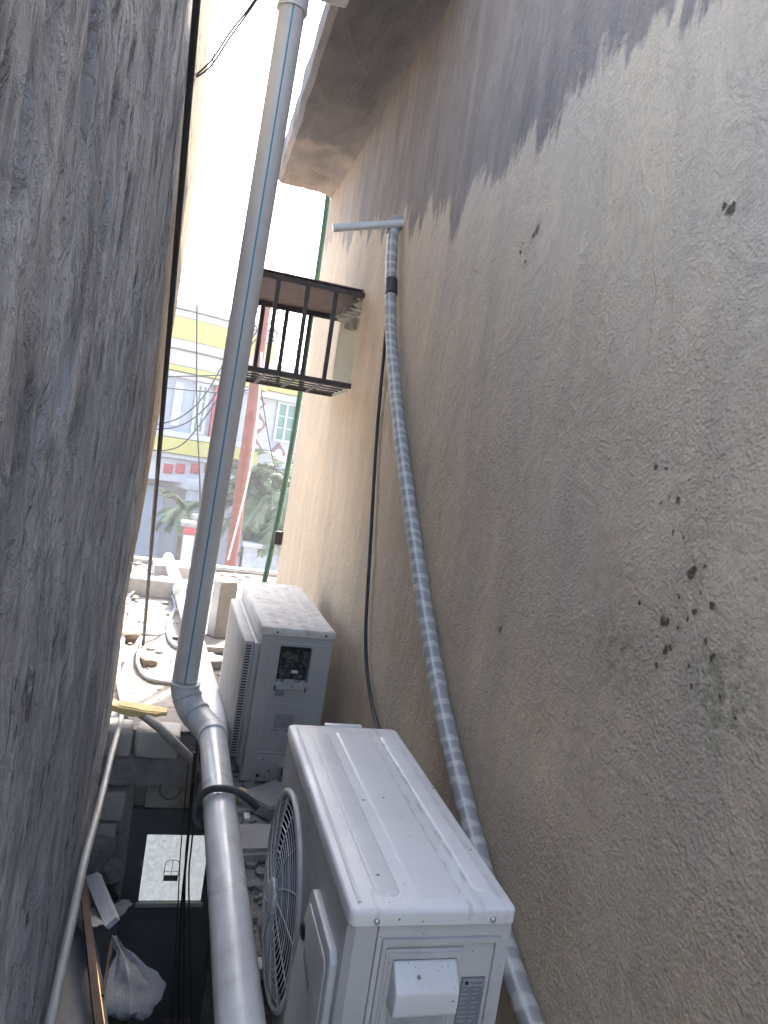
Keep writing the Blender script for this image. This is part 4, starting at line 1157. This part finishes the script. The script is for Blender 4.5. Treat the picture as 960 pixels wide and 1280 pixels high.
# ------------------------------------------------------------------ things lying on the terrace
Z = FLOOR
def tz(px, py, dz=0.015): return at(px, py, z=Z+dz)
for i, (pts, lab) in enumerate((([(166, 756), (160, 780), (152, 805), (147, 835), (152, 868), (160, 892)], 'white cable on the terrace hugging the left wall, outer of the pair'),
                          ([(176, 798), (166, 815), (156, 838), (154, 862), (160, 888)], 'white cable on the terrace hugging the left wall, inner of the pair'))):
    tubeobj('cable', [tz(*p, dz=.022+.01*i) for p in pts], .016, MAT['cable_white'], lab, 'cable', None, 8, 10)
tubeobj('hose', [tz(*p) for p in ((174, 808), (172, 828), (182, 846), (205, 853), (225, 853), (240, 842))], .013, MAT['cable_grey'], 'grey hose lying in a wide curve on the terrace left of the downpipe', 'hose')
m = MB(); cc = tz(187, 762); m.tube([Vector((cc.x+.20*math.cos(t), cc.y+.95*math.sin(t), Z+.02+.02*math.sin(3*t))) for t in np.linspace(0, 6.0, 60)], .010, 8)
o = m.build('wire_hoop', MAT['cable_grey'], origin=cc); tag(o, 'loose hoop of grey wire lying on the bright terrace', 'wire')
tubeobj('hose', [tz(*p) for p in ((222, 758), (212, 775), (211, 795), (220, 808), (236, 812))], .016, MAT['cable_grey'], 'short grey hose bend on the terrace under the far drain run', 'hose')
tubeobj('hose_sleeve', [at(172, 889, y=3.72), at(186, 899, y=3.60), at(205, 915, y=3.53), at(232, 942, y=3.50), at(262, 972, y=3.48), at(285, 1010, y=3.5)], .021, MAT['insul'], 'grey foam insulated hose drooping over the terrace edge behind the drain elbow', 'hose')
# yellow foam offcut
m = MB(); bm = bmesh.new(); bmesh.ops.create_cube(bm, size=2); bmesh.ops.bevel(bm, geom=bm.edges[:], offset=.3, segments=3, affect='EDGES'); bmesh.ops.subdivide_edges(bm, edges=bm.edges[:], cuts=2, use_grid_fill=True)
c0 = at(174, 888, y=3.66)
for v in bm.verts:
    p = Vector((v.co.x*.128, v.co.y*.045, v.co.z*.017*(1.1-.35*v.co.x))); p.z += .012*(v.co.x**2)*(1 if v.co.x < 0 else .3)+.008*mnoise.noise(p*22); p.y += .01*mnoise.noise(p*15)
    v.co = c0+Matrix.Rotation(R(-6), 3, 'Z') @ p
m.addbm(bm); o = m.build('foam_offcut', MAT['foam'], origin=(c0.x, c0.y, c0.z-.02)); tag(o, 'yellow foam offcut lying on the terrace edge above the blocks', 'foam')
# upright box, plank, dish, kerb, lumps
q = tz(273, 795, 0)
def slab(name, c, size, rotz, mat, label, cat, bev=.008, tilt=0, grp=None):
    m = MB(); mt = Matrix.Translation(c) @ Matrix.Rotation(rotz, 4, 'Z') @ Matrix.Rotation(tilt, 4, 'X')
    bm = bmesh.new(); bmesh.ops.create_cube(bm, size=1)
    for v in bm.verts: v.co = Vector((v.co.x*size[0], v.co.y*size[1], (v.co.z+.5)*size[2]))
    bmesh.ops.bevel(bm, geom=bm.edges[:], offset=bev, segments=2, affect='EDGES')
    bmesh.ops.subdivide_edges(bm, edges=bm.edges[:], cuts=1, use_grid_fill=True)
    for v in bm.verts: v.co += Vector((1, 1, .6))*.006*mnoise.noise(v.co*14+Vector(c)*3)
    m.addbm(bm, mt); o = m.build(name, MAT[mat], origin=c); tag(o, label, cat, grp); return o
slab('upright_block', q, (.13, .16, .42), .3, 'block', 'tall pale block standing on the terrace right of the downpipe', 'block')
slab('plank', tz(265, 815, 0), (.16, .07, .04), .1, 'block', 'short pale offcut lying on the terrace beside the older unit', 'plank')
m = MB(); c = tz(266, 832, 0); m.tube([c, c+Vector((0, 0, .03)), c+Vector((0, 0, .05)), c+Vector((0, 0, .052))], [.075, .085, .08, .05], 24); o = m.build('round_cap', MAT['block'], origin=c); tag(o, 'round pale cap lying on the terrace beside the older unit', 'cap')
slab('kerb', Vector((.4, 8.95, Z)), (2.9, .22, .05), .02, 'block', 'low pale kerb along the far edge of the terrace', 'kerb', .02)
slab('brick', tz(225, 722, 0), (.55, .3, .13), .1, 'block', 'flat pale slab lying at the far end of the terrace under the drain', 'slab')
slab('brick', tz(180, 742, 0), (.75, .25, .15), -.05, 'block', 'long pale block lying across the terrace behind the wire hoop', 'block')
for i, (a, b, s, lab) in enumerate(((203, 738, .13, 'pinkish lump of plaster beside the far drain run'), (286, 783, .09, 'pinkish lump of plaster behind the older unit'), (163, 800, .07, 'dark pinkish lump between the white cables'), (185, 830, .045, 'small pinkish crumb inside the curve of the grey hose'))):
    c = tz(a, b, 0); m = MB(); m.rock((c.x, c.y, c.z+s*.4), s, (1.2, 1.5, .8), 20+i); o = m.build('plaster_lump', MAT['pinkstone'], origin=c); tag(o, lab, 'plaster lump')
m = MB(); rnd = random.Random(12)
for k in range(520):
    y = rnd.uniform(3.8, 8.8); x = rnd.uniform(-.5, 1.1)
    if .38 < x < .85 and y < 4.1: continue
    s = rnd.choice([.003, .004, .005, .006, .007, .009, .012, .02])*(.8+.12*y); m.rock((x, y, Z+s*.3), s, (1.2, 1.2, .7), 100+k, 1)
m2 = MB()
for k in range(420):
    y = rnd.uniform(1.3, 3.5); x = rnd.uniform(.28, .46)
    s = rnd.choice([.006, .008, .012, .018, .026]); m2.rock((x, y, Z+s*.2), s, (1.3, 1.1, .6), 400+k, 1, .6)
o = m2.build('mortar_crumbs', MAT['mortar'], kind='stuff', smooth=25)
tag(o, 'rough grey mortar crumbs covering the platform between drain and near unit', 'rubble')
o = m.build('rubble', MAT['stone'], kind='stuff')
tag(o, 'loose stones and broken plaster scattered over the sunlit terrace', 'rubble')
slab('stone_slab', at(338, 1008, z=Z), (.20, .17, .055), .7, 'concrete', 'thick grey slab piece lying beside the far end of the near unit', 'slab', .006)
slab('support_rail', at(318, 1062, z=Z)+Vector((.04, 0, 0)), (.24, .20, .05), .05, 'block', 'pale support rail under the far end of the near unit', 'rail', .015)
c = at(300, 1005, z=Z); m = MB(); m.rock((c.x, c.y, Z+.035), .034, (1, 1.2, .9), 7); o = m.build('foam_crumb', MAT['foam'], origin=(c.x, c.y, Z)); tag(o, 'yellow foam crumb between the drain and the near unit', 'foam')
c = at(308, 1026, z=Z); m = MB(); m.box((c.x-.012, c.y-.025, Z+.004), (c.x+.012, c.y+.025, Z+.022), .004); o = m.build('plastic_chip', MAT['lid'], origin=(c.x, c.y, Z)); tag(o, 'tiny white plastic chip on the platform beside the black hose', 'chip')
# black hose looping round the drain
t_ = .40
pc = S0+(S1-S0)*t_
L_ = [Vector((.40, pc.y-.03, pc.z+.02)), pc+Vector((.085, -.02, .05)), pc+Vector((.03, 0, .069)), pc+Vector((-.03, .01, .066)), pc+Vector((-.068, .02, .035)), pc+Vector((-.082, .02, -.01)), pc+Vector((-.070, .01, -.055)), pc+Vector((-.03, 0, -.075)), pc+Vector((.03, .0, -.08))]
tubeobj('hose', L_, .0125, MAT['darkgrey'], 'black hose looping around the white drain from the near unit', 'hose')

# ------------------------------------------------------------------ left side and shaft
pts = [at(a, b, x=-.117) for a, b in ((156, 878), (150, 905), (139, 945), (126, 1000), (106, 1075), (90, 1150), (74, 1225), (58, 1300))]
tubeobj('conduit', pts, .0125, MAT['cable_grey'], 'pale grey conduit running along the foot of the grey left wall', 'conduit')
for i, (pts, r_) in enumerate((([(247, 925), (240, 1000), (232, 1080), (226, 1150), (222, 1290)], .006), ([(243, 940), (237, 1020), (231, 1100), (229, 1290)], .005), ([(250, 940), (240, 1050), (236, 1110), (240, 1290)], .004), ([(236, 950), (226, 1060), (222, 1140), (214, 1290)], .003))):
    tubeobj('hanging_wire', [at(a, b, y=3.44+.02*i) for a, b in pts], r_, MAT['black'], 'black wire hanging into the dark shaft in front of the bright pane', 'wire', 'wires hanging in the shaft', 6, 7)
# timber bar and copper pipe
a = at(103, 1100, y=3.2); b = at(124, 1290, y=2.45)
d = (b-a).normalized(); 
m = MB(); s_ = d.cross(Vector((0, 0, 1))).normalized(); u_ = s_.cross(d)
def bar(m, a, b, w, h):
    d = (b-a).normalized(); s = d.cross(Vector((0, 0, 1))).normalized(); u = s.cross(d)
    vs = [p+s*i*w+u*j*h for p in (a, b) for i, j in ((-1, -1), (1, -1), (1, 1), (-1, 1))]
    m.add(vs, [(0, 1, 2, 3), (7, 6, 5, 4), (0, 4, 5, 1), (1, 5, 6, 2), (2, 6, 7, 3), (3, 7, 4, 0)])
bar(m, a, b+d*.3, .013, .013); o = m.build('timber_bar', MAT['wood'], origin=b+d*.3); tag(o, 'dark weathered timber bar leaning along the shelf edge in the shaft', 'timber')
a = at(112, 1150, y=2.98); b = at(132, 1292, y=2.45)
m = MB(); m.tube([a, b+(b-a)*.3], .0055, 10); o = m.build('copper_pipe', MAT['copper'], origin=b); tag(o, 'thin bare copper pipe lying along the timber bar in the shaft', 'pipe')
a = at(140, 1175, y=2.95); b = at(128, 1245, y=2.6); tubeobj('thin_stick', [a, b], .006, MAT['wood'], 'thin reddish stick standing beside the white plastic bag', 'stick', sm=False)
# board
def plate4(name, cs, th, mat, label, cat, sub=5, amp=0):
    A_, B_, C_, D_ = cs
    n = (B_-A_).cross(D_-A_).normalized()*th
    m = MB(); b0 = len(m.v); k = sub+1
    for sgn in (0, 1):
        for i in range(k):
            for j in range(k):
                u, v = i/sub, j/sub
                p = A_*(1-u)*(1-v)+B_*u*(1-v)+C_*u*v+D_*(1-u)*v
                m.v.append(tuple(p+n*sgn+n.normalized()*amp*mnoise.noise(Vector((u*2.5, v*2.5, len(label))))))
    for i in range(sub):
        for j in range(sub):
            q = (b0+i*k+j, b0+i*k+j+1, b0+(i+1)*k+j+1, b0+(i+1)*k+j); m.f.append(q); m.f.append(tuple(x+k*k for x in q[::-1]))
    rim = [b0+j for j in range(k)]+[b0+i*k+sub for i in range(1, k)]+[b0+sub*k+j for j in range(sub-1, -1, -1)]+[b0+i*k for i in range(sub-1, 0, -1)]
    for i in range(len(rim)): p, q = rim[i], rim[(i+1) % len(rim)]; m.f.append((p, q, q+k*k, p+k*k))
    o = m.build(name, MAT[mat], origin=(A_+C_)/2); tag(o, label, cat); return o
plate4('board', [at(105, 1096, y=3.35), at(122, 1090, y=3.30), at(145, 1146, y=2.98), at(131, 1158, y=2.96)], .022, 'board', 'pale painted board offcut leaning on the timber bar in the shaft', 'board')
plate4('cardboard', [at(140, 1133, y=3.32), at(158, 1122, y=3.34), at(167, 1132, y=3.25), at(146, 1147, y=3.2)], .004, 'card', 'torn cardboard flap right of the pale board in the shaft', 'cardboard', 6, .02)
plate4('cardboard', [at(88, 1150, y=3.1), at(118, 1138, y=3.15), at(138, 1150, y=3.0), at(112, 1165, y=2.9)], .004, 'card', 'crumpled grey cardboard under the pale board on the shelf', 'cardboard', 6, .03)
m = MB(); c = at(139, 1118, y=3.58); m.tube([c+Vector((0, .10, 0)), c, c+Vector((0, -.02, -.004))], [.034, .034, .034], 20, cap=False); m.add([tuple(c+Vector((.034*math.cos(t), .02, .034*math.sin(t)))) for t in np.linspace(0, 6.28, 20)], [tuple(range(20))])
o = m.build('pipe_socket', MAT['dark'], origin=c); tag(o, 'dark open pipe end in the shaft wall beside the pale board', 'pipe')
# stacked loose bricks on the shelf by the wall
for i, (a, b, s, lab) in enumerate(((118, 1062, (.13, .10, .07), 'broken mortar lump on the shaft wall under the dark blocks'), (132, 1085, (.10, .09, .08), 'broken stone wedged below the mortar lump in the shaft'))):
    c = at(a, b, y=3.6); m = MB(); m.rock(c, s[0], (1, .8, .75), 31+i); o = m.build('mortar_lump', MAT['concrete_dark'], origin=c); tag(o, lab, 'mortar lump')
# bag
bt = at(143, 1172, y=2.86); bb = at(160, 1265, y=2.66)
m = MB(); nr_, ns = 26, 28
prof = [(0, .010), (.06, .011), (.14, .013), (.18, .011), (.24, .024), (.36, .05), (.52, .08), (.70, .104), (.86, .105), (1.0, .07), (1.06, .02)]
ax = bb-bt; b0 = 0
for i in range(nr_):
    t = 1.06*i/(nr_-1)
    for k in range(len(prof)-1):
        if prof[k][0] <= t <= prof[k+1][0]+1e-9: rr = prof[k][1]+(prof[k+1][1]-prof[k][1])*(t-prof[k][0])/(prof[k+1][0]-prof[k][0]); break
    for j in range(ns):
        a_ = 2*math.pi*j/ns
        n_ = 1-.22*abs(math.sin(a_*3.5+t*4+2*mnoise.noise(Vector((t*3, 1, 1)))))+.10*abs(mnoise.noise(Vector((a_*2.2, t*9, 4))))+.32*mnoise.noise(Vector((math.cos(a_)*1.7, math.sin(a_)*1.7, t*3.2)))+.14*mnoise.noise(Vector((math.cos(a_)*5, math.sin(a_)*5, t*8)))
        m.v.append(tuple(bt+ax*t+Vector((math.cos(a_)*rr*n_+.02*math.sin(t*4)+(.035*max(0, t-.2)), math.sin(a_)*rr*n_*.7, .01*math.sin(a_*3)))))
for i in range(nr_-1):
    for j in range(ns): m.f.append((i*ns+j, i*ns+(j+1) % ns, (i+1)*ns+(j+1) % ns, (i+1)*ns+j))
m.f.append(tuple(range(ns))[::-1]); m.f.append(tuple((nr_-1)*ns+j for j in range(ns)))
o = m.build('plastic_bag', MAT['bag'], origin=bb, smooth=25); tag(o, 'crumpled white plastic bag with twisted neck in the shaft', 'bag')

# ------------------------------------------------------------------ air
HAZE = .006
if HAZE:
    hz_m = bpy.data.materials.new('pale haze'); hz_m.use_nodes = True
    nn = hz_m.node_tree.nodes; nn.remove(nn['Principled BSDF'])
    pv = nn.new('ShaderNodeVolumePrincipled'); pv.inputs['Color'].default_value = (.95, .97, 1, 1); pv.inputs['Density'].default_value = HAZE
    hz_m.node_tree.links.new(pv.outputs[0], nn['Material Output'].inputs['Volume'])
    m = MB(); m.box((-410, -410, GROUND-1), (410, 410, 8)); o = m.build('haze', hz_m, kind='stuff', smooth=0)
    tag(o, 'thin pale haze in the air over the alley and the street', 'haze')
# ------------------------------------------------------------------ light
SUN_AZ, SUN_EL = R(65), R(45)          # azimuth measured from +x towards +y
sdir = Vector((math.cos(SUN_AZ)*math.cos(SUN_EL), math.sin(SUN_AZ)*math.cos(SUN_EL), math.sin(SUN_EL)))
sl = bpy.data.lights.new('sun', 'SUN'); sl.energy = 2.0; sl.angle = R(.6); sl.color = (1, .94, .85)
so = bpy.data.objects.new('sun', sl); COL.objects.link(so)
so.rotation_euler = (-sdir).to_track_quat('-Z', 'Y').to_euler(); so.location = sdir*30
w = bpy.data.worlds.new('World'); scene.world = w; w.use_nodes = True
wn = w.node_tree
sky = wn.nodes.new('ShaderNodeTexSky'); sky.sky_type = 'NISHITA'; sky.sun_disc = False
sky.sun_elevation = SUN_EL; sky.sun_rotation = R(90)-SUN_AZ; sky.air_density = 1.0; sky.dust_density = 4.0; sky.ozone_density = 1.0
bg = wn.nodes['Background']; wn.links.new(sky.outputs[0], bg.inputs[0]); bg.inputs[1].default_value = .15
scene.render.engine = 'CYCLES'
scene.cycles.max_bounces = 10; scene.cycles.diffuse_bounces = 6
scene.view_settings.view_transform = 'Standard'; scene.view_settings.look = 'None'
scene.view_settings.exposure = 3.05; scene.view_settings.gamma = 1
